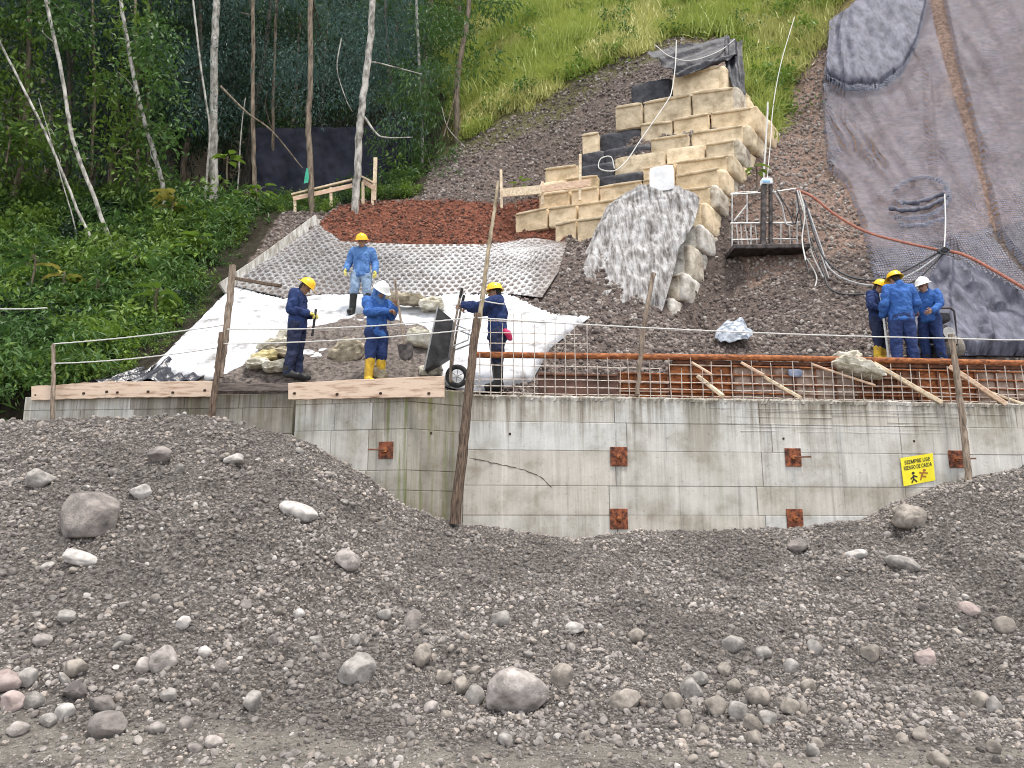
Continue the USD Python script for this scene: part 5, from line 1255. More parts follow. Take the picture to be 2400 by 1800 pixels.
# ------------------------------------------------------------------ people
M['skin'] = speckle('skin', (.22, .12, .075), (.32, .18, .12), 12, .6, .15)
M['hair'] = speckle('hair', (.012, .009, .007), (.03, .022, .017), 40, .6, .5)
M['eye'] = mat('eye', {'p': ('principled_bsdf', {'base_color': (.02, .015, .012), 'roughness': .2})}, [])
def cloth(name, c1, c2, sc=6):
    return speckle(name, c1, c2, sc, .85, .9, bscale=11, dist=.07, lo=.3, hi=.65)
M['navy'] = cloth('cloth_navy', (.010, .018, .070), (.030, .055, .165))
M['navy_dark'] = cloth('cloth_navy_dark', (.008, .011, .030), (.028, .036, .085))
M['blue'] = cloth('cloth_blue', (.022, .075, .27), (.05, .15, .43))
M['blue_mid'] = cloth('cloth_blue_mid', (.035, .10, .29), (.12, .25, .52))
M['jeans'] = cloth('cloth_jeans', (.12, .19, .31), (.32, .42, .56))
M['helmet_yellow'] = mat('helmet_yellow', {'p': ('principled_bsdf', {'base_color': (.80, .47, .012), 'roughness': .35})}, [])
M['helmet_white'] = mat('helmet_white', {'p': ('principled_bsdf', {'base_color': (.74, .74, .72), 'roughness': .35})}, [])
M['boot_yellow'] = speckle('boot_yellow', (.34, .20, .03), (.78, .50, .03), 7, .4, .15)
M['boot_black'] = speckle('boot_black', (.008, .008, .009), (.03, .029, .028), 8, .45, .2)
M['glove_yellow'] = speckle('glove_yellow', (.50, .42, .08), (.72, .64, .22), 12, .8, .3)
M['glove_pink'] = speckle('glove_pink', (.42, .02, .08), (.62, .06, .16), 12, .8, .3)
M['white_cloth'] = cloth('white_cloth', (.45, .45, .44), (.74, .74, .72))
SPH = m3.Manifold.sphere(1.0, 14)
def ball(p, r):
    s = (r, r, r) if np.ndim(r) == 0 else r
    return SPH.scale([float(x) for x in s]).translate([float(x) for x in p])
def hull(*bs):
    return m3.Manifold.batch_hull([ball(p, r) for p, r in bs])
def fused(parts, length, its=8, wrinkle=0.0, seed=0, freq=9.0, keep=None):
    m = m3.Manifold.batch_boolean(parts, m3.OpType.Add)
    m = m.refine_to_length(length)
    v, f = arr(m)
    t = trimesh.Trimesh(v, f, process=True)
    trimesh.smoothing.filter_taubin(t, .5, .53, its)
    v, f = np.array(t.vertices), np.array(t.faces)
    if wrinkle:
        n = np.array(t.vertex_normals)
        w = np.abs(fbm(v * np.array([freq, freq, freq * .75]) + seed * 3.1, 3, seed) - .5) * 2
        v = v + n * (wrinkle * (.5 - w))[:, None]
    return v, f
DEFAULT = dict(pelvis=(0, 0, .94), waist=(0, 0, 1.08), chest=(0, .01, 1.27), neck=(0, .01, 1.47), head=(0, -.02, 1.60),
               sl=(.185, .01, 1.41), sr=(-.185, .01, 1.41), el=(.235, .03, 1.13), er=(-.235, .03, 1.13), wl=(.24, -.06, .88), wr=(-.24, -.06, .88),
               hl=(.09, 0, .92), hr=(-.09, 0, .92), kl=(.105, -.015, .50), kr=(-.105, -.015, .50), al=(.11, .02, .09), ar=(-.11, .02, .09), tl=(.125, -.15, .035), tr=(-.125, -.15, .035))
def hand_parts(w, d, n, side, curl=.5):
    w, d = np.asarray(w, float), norm(d); n = norm(np.asarray(n, float) - d * (np.asarray(n) @ d)); lat = np.cross(n, d) * side
    out = [hull((w, .026), (w + d * .04 + lat * .022, .018), (w + d * .04 - lat * .022, .018)),
           hull((w + d * .04 + lat * .022, .017), (w + d * .04 - lat * .022, .017), (w + d * .09 + lat * .032, .013), (w + d * .09 - lat * .032, .013))]
    for i, L in enumerate((.072, .082, .078, .060)):
        b = w + d * .09 + lat * (.033 - .022 * i)
        d1 = d * math.cos(curl) + n * math.sin(curl); d2 = d * math.cos(2.1 * curl) + n * math.sin(2.1 * curl)
        k = b + d1 * L * .5
        out += [hull((b - d * .01, .0105), (k, .010)), hull((k, .010), (k + d2 * L * .5, .0085))]
    b = w + d * .03 + lat * .03; k = b + norm(d * .6 + lat * .75 + n * .3) * .042
    out += [hull((b, .014), (k, .011)), hull((k, .011), (k + norm(d * .85 + lat * .1 + n * .5) * .035, .009))]
    return out
def person(label, feet, yaw, J=None, scale=1.0, jacket='navy', trousers='navy_dark', boots='boot_black', boot_h=.30, helmet='helmet_yellow', gloves=None, hands=None, look=(0, -1, 0), hood=None, collar=None, bulk=1.0, seed=0, long_jacket=True, pocket_cloth=None):
    j = {k: np.array(v, float) for k, v in DEFAULT.items()}
    j.update({k: np.array(v, float) for k, v in (J or {}).items()})
    hands = hands or {}
    R = np.array([[math.cos(yaw), -math.sin(yaw), 0], [math.sin(yaw), math.cos(yaw), 0], [0, 0, 1]])
    feet = np.asarray(feet, float)
    W = lambda v: (np.asarray(v) * scale) @ R.T + feet
    t = thing('person', label, 'person', feet)
    look = norm(look); side = norm(np.cross([0, 0, 1.0], look)); hup = np.cross(look, side)
    H = j['head']
    hd = lambda f, s, u: H + look * f + side * s + hup * u
    # body: one continuous figure
    b = [hull((hd(0, 0, .03), (.075, .085, .085)), (hd(.02, 0, -.05), .062), (hd(.035, 0, -.085), .04)),
         hull((hd(.085, 0, .0), .010), (hd(.105, 0, -.022), .013), (hd(.08, 0, -.03), .012)),              # nose
         hull((hd(.07, .02, -.062), .012), (hd(.07, -.02, -.062), .012), (hd(.078, 0, -.06), .012)),       # lips
         hull((hd(.065, .03, .028), .012), (hd(.065, -.03, .028), .012), (hd(.078, 0, .03), .011)),        # brow
         hull((hd(-.01, .078, .0), (.012, .012, .026)), (hd(-.012, .082, .02), .010)), hull((hd(-.01, -.078, 0), (.012, .012, .026)), (hd(-.012, -.082, .02), .010)),
         hull((j['neck'], .055), (hd(-.01, 0, -.05), .050)),
         hull((j['neck'], .05), (j['sl'], .055), (j['sr'], .055), (j['chest'], (.14, .10, .10))),
         hull((j['chest'], (.15, .105, .12)), (j['waist'], (.125, .095, .06))), hull((j['waist'], (.125, .095, .06)), (j['pelvis'], (.14, .10, .08)))]
    for s in 'lr':
        b += [hull((j['s' + s], .058), (j['e' + s], .042)), hull((j['e' + s], .042), (j['w' + s], .028)),
              hull((j['h' + s], .088), (j['k' + s], .056)), hull((j['k' + s], .056), (j['a' + s], .042)),
              hull((j['a' + s], .046), (j['t' + s] + [0, .11, .0], .036), (j['t' + s], .032))]
        d, n, curl = hands.get(s, (j['w' + s] - j['e' + s], np.array([(-1 if s == 'l' else 1), 0, 0.]), .45))
        b += hand_parts(j['w' + s], d, n, 1 if s == 'l' else -1, curl)
    v, f = fused(b, .022, 4)
    part(t, 'body', (W(v), f), M['skin'], True)
    for s in (1, -1):
        part(t, 'eye', (W(arr(ball(hd(.068, .031 * s, .008), .013))[0]), arr(SPH)[1]), M['eye'], True)
    # hair below the helmet rim
    v, f = fused([hull((hd(-.02, 0, .045), (.083, .083, .07)), (hd(-.055, 0, -.02), .055))], .02, 3, .006, seed)
    part(t, 'hair', (W(v), f), M['hair'], True)
    g = bulk
    # jacket
    hem = j['pelvis'] + np.array([0, 0, -.09 if long_jacket else -.02])
    b = [hull((j['neck'] + [0, .005, -.03], .072), (j['sl'] + [0, 0, -.005], .07 * g), (j['sr'] + [0, 0, -.005], .07 * g), (j['chest'], (.168 * g, .128 * g, .11))),
         hull((j['chest'], (.172 * g, .128 * g, .12)), (j['waist'], (.155 * g, .12 * g, .06))), hull((j['waist'], (.155 * g, .12 * g, .06)), (j['pelvis'], (.165 * g, .128 * g, .06)), (hem, (.17 * g, .13 * g, .04))),
         hull((j['neck'] + [0, .012, -.01], .066), (j['neck'] + [0, .02, .035], .062))]
    for s in 'lr':
        e, w = j['e' + s], j['w' + s]
        b += [hull((j['s' + s], .076 * g), (j['s' + s] * .5 + e * .5, .066 * g)), hull((j['s' + s] * .5 + e * .5, .066 * g), (e, .058 * g)), hull((e, .058 * g), (e * .1 + w * .9, .046 * g))]
    v, f = fused(b, .02, 4, .055, seed, 8.)
    jk = part(t, 'jacket', (W(v), f), M[jacket], True)
    if collar:
        v, f = fused([hull((j['neck'] + [0, 0, .01], (.082, .082, .03)), (j['neck'] + [0, .01, .045], (.075, .075, .02)))], .02, 3, .01, seed + 3)
        part(t, 'neck_cloth', (W(v), f), M[collar], True)
    # trousers
    b = [hull((j['waist'] + [0, 0, -.05], (.14 * g, .108 * g, .04)), (j['pelvis'] + [0, 0, -.03], (.155 * g, .118 * g, .06)), (j['hl'] + [0, 0, -.06], .098 * g), (j['hr'] + [0, 0, -.06], .098 * g))]
    for s in 'lr':
        k, a = j['k' + s], j['a' + s]
        b += [hull((j['h' + s] + [0, 0, -.03], .104 * g), (k, .076 * g))] + ([hull((k, .076 * g), (a + norm(k - a) * (boot_h - .05), .062 * g))] if boot_h > .25 else [hull((k, .076 * g), (k * .45 + a * .55, .07 * g)), hull((k * .45 + a * .55, .07 * g), (a + [0, 0, .02], .064 * g))])
        b += []
    v, f = fused(b, .02, 4, .05, seed + 1, 8.)
    part(t, 'trousers', (W(v), f), M[trousers], True)
    # boots
    for s in 'lr':
        a, k, tt = j['a' + s], j['k' + s], j['t' + s]
        ax = norm(k - a); top = a + ax * (boot_h - .08)
        b = [hull((top, .076 * g), (a + [0, 0, .03], .064)), hull((a + [0, .03, -.03], .052), (tt + [0, .08, .012], .054), (a + [0, 0, .03], .062)), hull((tt + [0, .08, .012], .052), (tt, .042), (tt + [0, .0, .01], .044))]
        v, f = fused(b, .022, 4, .012, seed + 5)
        v[:, 2] = np.maximum(v[:, 2], 0.0 + min(0, tt[2] - .05))
        part(t, 'boot', (W(v), f), M[boots], True)
    if gloves:
        for s in 'lr':
            d, n, curl = hands.get(s, (j['w' + s] - j['e' + s], np.array([(-1 if s == 'l' else 1), 0, 0.]), .45))
            gp = [p for p in hand_parts(j['w' + s], d, n, 1 if s == 'l' else -1, curl)]
            v, f = fused(gp, .012, 2)
            n_ = np.array(trimesh.Trimesh(v, f, process=False).vertex_normals)
            part(t, 'glove', (W(v + n_ * .006), f), M[gloves], True)
    # hard hat: dome, rim, peak
    c = hd(-.005, 0, .055)
    prof = [(0.0, .125), (.03, .123), (.06, .113), (.09, .092), (.112, .060), (.121, .02), (.124, 0.0), (.150, -.008), (.152, -.014), (.122, -.010), (.118, 0.0), (.108, .055), (.06, .105), (0.0, .117)]
    rv = trimesh.creation.revolve(np.array(prof), sections=26)
    q = np.array(rv.vertices)
    fr = q[:, 0] > 0
    rimv = np.hypot(q[:, 0], q[:, 1]) > .126
    q[:, 0] = q[:, 0] * 1.08 + np.where(fr & rimv, .045 * np.clip(q[:, 0] / .15, 0, 1) ** 2, 0)
    B = np.stack([look, side, hup], 1)
    hh = part(t, 'hard_hat', (W(q @ B.T + c), np.array(rv.faces)), M[helmet], 40)
    rid = tube(smooth_path([(.115, 0, .06), (.08, 0, .105), (0, 0, .128), (-.08, 0, .105), (-.115, 0, .06)], 4), .012, 6)
    part(hh, 'hat_ridge', (W(rid[0] @ B.T + c), rid[1]), M[helmet], 40)
    if hood:
        v, f = fused([hull((hd(-.03, 0, .03), .105), (hd(-.04, 0, -.08), .095)), hull((hd(-.04, 0, -.08), .095), (j['neck'] + [0, .03, -.06], (.15, .10, .05))), hull((hd(.0, .07, -.06), .03), (hd(.0, .075, .03), .03)), hull((hd(.0, -.07, -.06), .03), (hd(.0, -.075, .03), .03)),
                      hull((hd(.04, .04, -.10), .03), (hd(.04, -.04, -.10), .03), (j['neck'] + [0, -.05, -.05], .06))], .022, 4, .03, seed + 8)
        part(t, 'hood', (W(v), f), M[hood], True)
    if pocket_cloth:
        v, f = fused([hull((pocket_cloth, .035), (np.array(pocket_cloth) + [.02, .05, -.05], .045)), hull((np.array(pocket_cloth) + [.02, .05, -.05], .04), (np.array(pocket_cloth) + [-.03, .07, -.12], .03))], .015, 3, .03, seed + 9)
        part(t, 'red_glove', (W(v), f), M['glove_pink'], True, label='pink red work gloves tucked at the hip')
    return W
def foot(px, py, Y):
    return at(px, py, Y)
def stand(px, py, lift):
    return at(px, py, hit(px, py)[1] - lift)
# 1 man at left in navy overalls, side on, looking down at the tool in his hands
YA = 12.72
W1 = person('worker in navy overalls and yellow hard hat standing side on at left, looking down', stand(690, 888, .55), math.radians(88), dict(
    head=(0, -.10, 1.575), neck=(0, -.015, 1.46), chest=(0, .015, 1.27), el=(.225, .06, 1.14), er=(-.225, .06, 1.13), wl=(.10, -.21, 1.12), wr=(-.10, -.20, 1.10), kl=(.09, -.01, .5), kr=(-.08, .03, .5), al=(.09, -.02, .09), ar=(-.08, .09, .09), tl=(.10, -.2, .035), tr=(-.09, -.08, .035)),
    .985, 'navy', 'navy_dark', 'boot_black', .16, hands={'l': ((-.35, -.75, -.1), (-.3, .2, -1), .9), 'r': ((.35, -.75, -.1), (.3, .2, -1), .9)}, gloves='glove_yellow', look=(0, -.80, -.60), seed=1, bulk=1.04)
# 2 man standing on the slope facing us
YB = 15.15
W2 = person('worker in bright blue jacket, pale jeans and black boots standing frontally on the heap', stand(843, 740, .42), math.radians(4), dict(
    el=(.275, .05, 1.16), er=(-.275, .05, 1.16), wl=(.30, -.08, .93), wr=(-.31, -.10, .95), kl=(.14, -.06, .50), kr=(-.13, -.06, .50), hl=(.10, 0, .92), hr=(-.10, 0, .92), al=(.17, .0, .09), ar=(-.16, .02, .10), tl=(.22, -.15, .035), tr=(-.20, -.14, .045), head=(-.01, -.05, 1.60)),
    1.0, 'blue_mid', 'jeans', 'boot_black', .42, gloves='glove_yellow', look=(-.15, -.9, -.35), seed=2, bulk=1.0, long_jacket=True)
# 3 man with white hard hat and hood, leaning on a shovel, yellow boots
YD = 12.25
W3 = person('worker with white hard hat over a blue hood and yellow boots leaning on a shovel', stand(878, 905, .35), math.radians(38), dict(
    head=(0, -.10, 1.58), neck=(0, -.02, 1.46), el=(.20, -.12, 1.19), er=(-.22, -.10, 1.20), wl=(.14, -.35, 1.30), wr=(.02, -.36, 1.18), kl=(.09, -.03, .5), kr=(-.09, .0, .5)),
    1.0, 'blue', 'navy', 'boot_yellow', .40, helmet='helmet_white', hood='blue_mid', hands={'l': ((0, -.5, .5), (-.6, -.1, -.3), 1.0), 'r': ((.5, -.6, .1), (.1, -.3, -1), 1.0)}, look=(.1, -.75, -.65), seed=3)
# 4 man at the wheelbarrow, seen from behind his left side, arms stretched to the handles
YE = 12.2
W4 = person('worker in navy jacket and yellow hard hat behind the rebar, arms stretched to a wheelbarrow', foot(1165, 915, YE), math.radians(-98), dict(
    head=(0, -.045, 1.60), el=(.20, -.28, 1.34), er=(-.19, -.27, 1.36), wl=(.20, -.53, 1.36), wr=(-.16, -.50, 1.42), kl=(.10, .02, .5), kr=(-.10, -.02, .5), al=(.10, .04, .09), ar=(-.10, .0, .09), tl=(.11, -.14, .035), tr=(-.11, -.17, .035)),
    1.06, 'navy', 'navy_dark', 'boot_black', .38, hands={'l': ((0, -1, -.1), (0, -.2, -1), 1.0), 'r': ((0, -1, -.1), (0, -.2, -1), 1.0)}, look=(.15, -1, -.12), seed=4, bulk=1.1, pocket_cloth=(.12, .15, .93))
# 5, 6, 7 three men at the right
YR = 13.35
W5 = person('worker with yellow hard hat at the left of the right trio, holding a white pole', foot(2066, 852, YR + .15), math.radians(40), dict(
    head=(0, -.09, 1.56), neck=(0, -.02, 1.45), el=(.23, -.06, 1.15), er=(-.25, .0, 1.16), wl=(.10, -.28, 1.13), wr=(-.05, -.26, 1.00)), .93, 'navy', 'navy_dark', 'boot_yellow', .30, hands={'l': ((-.3, -.8, 0), (-.3, .2, -1), 1.0), 'r': ((.3, -.8, 0), (.3, .2, -1), 1.0)}, look=(.2, -.85, -.5), seed=5)
W6 = person('worker seen from behind in bright blue jacket, white neck cloth and yellow hard hat', foot(2124, 860, YR - .3), math.radians(172), dict(
    el=(.27, .02, 1.15), er=(-.27, .02, 1.15), wl=(.24, -.16, .98), wr=(-.24, -.18, 1.0), kl=(.12, 0, .5), kr=(-.12, 0, .5), al=(.14, .02, .09), ar=(-.14, .02, .09), head=(.03, -.04, 1.60)), 1.03, 'blue', 'navy', 'boot_black', .2, look=(.35, -.9, -.2), collar='white_cloth', seed=6, bulk=1.16)
W7 = person('worker in white hard hat leaning over the dark compressor at right', foot(2190, 856, YR + .1), math.radians(-48), dict(
    head=(0, -.14, 1.52), neck=(0, -.06, 1.41), chest=(0, -.03, 1.22), sl=(.185, -.05, 1.35), sr=(-.185, -.05, 1.35), el=(.25, -.10, 1.09), er=(-.24, -.10, 1.09), wl=(.16, -.30, .98), wr=(-.14, -.31, .98), kl=(.12, -.04, .5), kr=(-.12, -.02, .5), al=(.15, .04, .09), ar=(-.13, .05, .09)), .99, 'blue', 'navy', 'boot_black', .2, helmet='helmet_white', look=(-.25, -.9, -.35), collar='white_cloth', seed=7)
# tools in their hands
def shovel(a, b, r, name, label, blade=None, m='wood_grey'):
    t_ = thing(name, label, 'shovel' if blade else 'pole', b)
    part(t_, 'handle', tube(np.linspace(a, b, 6), r, 8), M[m], 40)
    if blade:
        d = norm(b - a); s = norm(np.cross(d, [0, 1, 0.])) if blade == 'side' else norm(np.cross(d, [0, 1.0, 0]))
        n = np.cross(s, d)
        S, T = np.meshgrid(np.linspace(-1, 1, 9), np.linspace(0, 1, 9))
        wid = .115 * np.sqrt(np.clip(1 - np.clip((T - .55) / .45, 0, 1) ** 2.2, 0.02, 1))
        P = b + d * (T * .29 - .03)[..., None] + s * (S * wid)[..., None] + n * (.03 * S ** 2 + .02 * T)[..., None]
        v, f = P.reshape(-1, 3), grid_faces(9, 9)
        part(t_, 'blade', (np.vstack([v, v + n * .004]), np.vstack([f, f[:, ::-1] + len(v)])), M['steel_dark'], True)
    return t_
lh = W3(np.array([.12, -.40, 1.36]))
shovel(at(925, 655, lh[1] - .02), at(948, 808, lh[1] - .25), .019, 'shovel', 'shovel with wooden handle held upright by the hooded man', 'front')
h1 = W1(np.array([0., -.30, 1.09]))
shovel(h1 + [0.0, 0, .10], h1 + [-.03, -.03, -.36], .022, 'tool_handle', 'short black tool handle in the hands of the man at left', None, 'tyre')
h5 = W5(np.array([.02, -.36, 1.1]))
shovel(np.array([at(2064, 690, h5[1])[0], h5[1], at(2064, 688, h5[1])[2]]), at(2084, 846, h5[1] - .1), .022, 'white_pole', 'white pole held upright by the left man of the right hand trio', None, 'rope_white')
# ------------------------------------------------------------------ vegetation
rv_ = np.random.default_rng(101)
M['bark_pale'] = speckle('bark_pale', (.12, .11, .095), (.46, .44, .40), 4, .9, .5, bscale=24, stretch=(2, 2, .9), lo=.36, hi=.6)
M['bark_brown'] = speckle('bark_brown', (.06, .045, .032), (.25, .20, .15), 5, .9, .6, bscale=24, stretch=(3, 3, .6))
M['bark_dark'] = speckle('bark_dark', (.02, .018, .015), (.09, .078, .062), 5, .9, .5, stretch=(3, 3, .6))
M['leaf_broad'] = leafmat('leaf_broad', (.020, .060, .010), (.16, .25, .035), .7)
M['leaf_mid'] = leafmat('leaf_mid', (.012, .044, .012), (.10, .19, .042), .7)
M['leaf_blue'] = leafmat('leaf_blue', (.014, .040, .038), (.10, .18, .15), .5)
M['leaf_dark'] = leafmat('leaf_dark', (.006, .018, .011), (.024, .05, .026), .6)
M['leaf_yellow'] = leafmat('leaf_yellow', (.20, .21, .04), (.42, .36, .09), 2.0)
M['leaf_lime'] = leafmat('leaf_lime', (.07, .14, .02), (.20, .30, .045), .8)
M['grass_blade'] = leafmat('grass_blade', (.17, .25, .04), (.46, .50, .13), .28, .25)
M['grass_dry'] = leafmat('grass_dry', (.26, .28, .07), (.54, .53, .20), .28, .25)
def leaves(c, d, n, L, wd, fold=.25):
    """diamond leaves folded along the midrib: centres c, directions d, normals n"""
    k = len(c)
    d = d / (np.linalg.norm(d, axis=1, keepdims=True) + 1e-9)
    s = np.cross(d, n); s /= np.linalg.norm(s, axis=1, keepdims=True) + 1e-9
    u = np.cross(s, d)
    L = np.broadcast_to(L, k)[:, None]; W = np.broadcast_to(wd, k)[:, None] / 2
    b = c - d * L * .5; t = c + d * L * .5 - u * L * .12; m = c - d * L * .05
    v = np.stack([b, m + s * W + u * W * fold, t, m - s * W + u * W * fold], 1).reshape(-1, 3)
    i = np.arange(k)[:, None] * 4
    f = np.concatenate([i + [0, 1, 2], i + [0, 2, 3]], 0)
    return v, f
def clump(cs, rs, per, L, asp, rng, droop=.45, shell=.5):
    out_c, out_d, out_n, out_L = [], [], [], []
    for c, r in zip(cs, rs):
        k = max(6, int(per * (r / .6) ** 2 * rng.uniform(.7, 1.3)))
        q = rng.normal(size=(k, 3)); q /= np.linalg.norm(q, axis=1, keepdims=True)
        rad = r * (shell + (1 - shell) * rng.uniform(0, 1, k)) * (1 + .35 * rng.normal(size=k) * .6)
        p = c + q * rad[:, None] * np.array([1.15, 1.15, .8])
        d = q + rng.normal(0, .6, (k, 3)); d[:, 2] -= droop
        n = rng.normal(0, .45, (k, 3)) + [0, -.25, .9]
        out_c.append(p); out_d.append(d); out_n.append(n); out_L.append(L * rng.uniform(.6, 1.35, k))
    c, d, n, Ls = map(np.concatenate, (out_c, out_d, out_n, out_L))
    return leaves(c, d, n, Ls, Ls * asp)
# --- trunks read off the photograph: pixel, distance; radius in metres
TRUNKS = [  # name, pts, Y, r0, r1, bark, label
    ([(268, 590), (217, 452), (181, 362), (163, 289), (145, 174), (108, 0), (80, -140)], 17.4, .050, .045, 'bark_pale', 'leaning slender pale tree, longest of the left leaning ones', 'A'),
    ([(235, 595), (188, 506), (145, 401), (101, 300), (47, 192), (-20, 60)], 17.2, .036, .028, 'bark_pale', 'thin pale leaning tree crossing the lower left, left of the longest leaning one', 'A'),
    ([(196, 575), (181, 553), (168, 500), (146, 427), (120, 330), (90, 230)], 17.6, .018, .012, 'bark_pale', 'very thin whip-like stem beside the thin leaning tree', 'A'),
    ([(384, 470), (380, 430), (365, 369), (340, 289), (322, 217), (300, 108), (282, 0), (262, -120)], 18.6, .062, .05, 'bark_pale', 'leaning pale tree ending above the yellow leaved plant', 'A'),
    ([(30, 470), (54, 362), (65, 180), (69, 22), (72, -100)], 19.0, .085, .06, 'bark_brown', 'mossy upright tree near the left edge', 'A'),
    ([(44, 440), (48, 300), (50, 120), (52, -60)], 20.2, .05, .04, 'bark_brown', 'thin dark upright tree behind the mossy one at the left edge', 'A'),
    ([(150, 440), (155, 390), (163, 300), (160, 150)], 19.4, .06, .04, 'bark_dark', 'dark stump-like trunk between the leaning trees at left', 'A'),
    ([(215, 420), (217, 330), (222, 240), (220, 120), (215, -40)], 20.0, .04, .03, 'bark_brown', 'slim forked trunk in the middle of the bright leaves', 'A'),
    ([(324, 400), (322, 240), (318, 100), (316, -60)], 20.4, .055, .04, 'bark_brown', 'straight trunk just left of the fallen branch, first of a close pair', 'A'),
    ([(349, 400), (348, 320), (347, 90), (346, -60)], 20.6, .055, .04, 'bark_brown', 'straight trunk, second of the close pair', 'A'),
    ([(503, 440), (501, 362), (501, 217), (503, 108), (508, 0), (512, -140)], 20.2, .125, .10, 'bark_pale', 'thick pale mottled tree in the middle of the forest edge', 'B'),
    ([(486, 400), (492, 307), (485, 253), (470, 152), (452, 0), (440, -100)], 19.8, .035, .028, 'bark_pale', 'thin pale tree leaning against the thick mottled one', 'B'),
    ([(598, 478), (593, 289), (593, 90), (592, -100)], 19.9, .065, .05, 'bark_brown', 'reddish brown straight tree right of the thick mottled one', 'B'),
    ([(640, 420), (640, 300), (640, 231), (645, 100), (650, -80)], 21.5, .05, .04, 'bark_brown', 'thin straight tree in the shade behind the rail', 'B'),
    ([(732, 492), (723, 289), (727, 200), (728, 0), (730, -120)], 19.2, .085, .065, 'bark_brown', 'brown tree standing in front of the left end of the guard rail', 'B'),
    ([(834, 472), (841, 325), (852, 217), (868, 90), (872, 0), (878, -150)], 19.0, .105, .085, 'bark_pale', 'tall pale spotted tree leaning right at the right end of the rail', 'B'),
    ([(990, 330), (985, 217), (980, 100), (975, 0), (972, -100)], 22.5, .055, .04, 'bark_pale', 'thin tree at the edge of the grass slope', 'C'),
    ([(560, 400), (566, 300), (575, 230)], 20.0, .020, .012, 'bark_pale', 'thin dead leaning stem right of the thick mottled tree', 'N'),
    ([(934, 420), (928, 300), (915, 200), (905, 60), (900, -80)], 22.0, .05, .035, 'bark_dark', 'dark stem under the drooping leaves right of the spotted tree', 'C')]
def clumps_in(x0, x1, y0, y1, Y0, Y1, n, r0, r1, rng, hole=None):
    out = []
    while len(out) < n:
        px, py, Y = rng.uniform(x0, x1), rng.uniform(y0, y1), rng.uniform(Y0, Y1)
        if hole and any(inpoly(h, np.array([px]), np.array([py]))[0] for h in hole) and rng.random() < .97:
            continue
        out.append((px, py, Y, rng.uniform(r0, r1)))
    return out
CAVE = [(560, 262), (760, 250), (860, 270), (960, 320), (950, 440), (640, 455), (560, 420)]
CAVE2 = [(0, 440), (200, 470), (330, 440), (330, 560), (200, 600), (0, 600)]
reg = {'A': clumps_in(-140, 400, -120, 430, 17.4, 20.5, 190, .35, .8, rv_, [CAVE2]),
       'B': clumps_in(370, 980, -140, 300, 19.6, 25.0, 230, .4, .9, rv_, [CAVE]),
       'C': clumps_in(880, 1075, 150, 450, 20.4, 22.6, 60, .35, .65, rv_)}
leafset = {'A': ('leaf_broad', .19, .42, 62, .45), 'B': ('leaf_blue', .13, .26, 120, .7), 'C': ('leaf_mid', .24, .16, 90, 1.1), 'N': ('leaf_mid', .14, .4, 20, .4)}
trunk_px = [np.array([q for q in t[0]]) for t in TRUNKS]
owner = {}
for key, cl in reg.items():
    own = [i for i, t in enumerate(TRUNKS) if t[6] == key]
    for c in cl:
        dd = [np.abs(np.interp(c[1], p[::-1, 1] if p[0, 1] > p[-1, 1] else p[:, 1], p[::-1, 0] if p[0, 1] > p[-1, 1] else p[:, 0]) - c[0]) + rv_.uniform(0, 40) for p in (trunk_px[i] for i in own)]
        owner.setdefault(own[int(np.argmin(dd))], []).append(c)
for i, (pts, Y, r0, r1, bark, lab, key) in enumerate(TRUNKS):
    base = at(*pts[0], Y)
    zg = float(H0(base[0], base[1]))
    p3 = smooth_path([at(px, py, Y + .0 * k) for k, (px, py) in enumerate(pts)], 7)
    p3 = np.vstack([[base[0] + (p3[0] - p3[1])[0] * .3, base[1], min(zg - .3, base[2] - .2)], p3])
    p3[1:] += np.random.default_rng(i).normal(0, r0 * .10, (len(p3) - 1, 3))
    t = thing('tree' if key != 'N' else 'dead_stem', lab, 'tree', base)
    part(t, 'trunk', tube(p3, np.linspace(r0, r1, len(p3)), 9), M[bark], True)
    cl = owner.get(i, [])
    if cl:
        rr = np.random.default_rng(200 + i)
        mname, L, asp, per, droop = leafset[key]
        cs = np.array([at(c[0], c[1], c[2]) for c in cl]); rs_ = np.array([c[3] for c in cl])
        for q in range(min(4, len(cl))):        # limbs reaching into the crown
            c = cs[rr.integers(len(cs))]; j = int(np.clip(np.argmin(np.abs(p3[:, 2] - (c[2] - .8))), 1, len(p3) - 2))
            mid = (p3[j] + c) / 2 + rr.normal(0, .15, 3) + [0, 0, .1]
            pth = smooth_path([p3[j], mid, c], 5)
            part(t, 'limb', tube(pth, np.linspace(r1 * .55, .008, len(pth)), 6), M[bark], True)
        mm = M[mname] if key != 'A' or i % 3 else M['leaf_mid']
        part(t, 'crown', clump(cs, rs_, per, L, asp, rr, droop), mm)
M['shade_cloth'] = speckle('shade_cloth', (.006, .007, .014), (.016, .018, .036), 3, .8, .3, bscale=12, dist=.03)  # near-black cloth added so the hollow under the trees reads as deep shade
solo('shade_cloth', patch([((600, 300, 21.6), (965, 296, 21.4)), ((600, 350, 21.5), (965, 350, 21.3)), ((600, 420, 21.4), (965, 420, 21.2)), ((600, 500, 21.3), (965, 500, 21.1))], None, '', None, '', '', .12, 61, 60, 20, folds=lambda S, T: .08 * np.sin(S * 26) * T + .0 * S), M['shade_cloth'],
     'dark navy cloth added to darken the hollow behind the guard rail and trunks', 'darkening cloth', smooth=True)
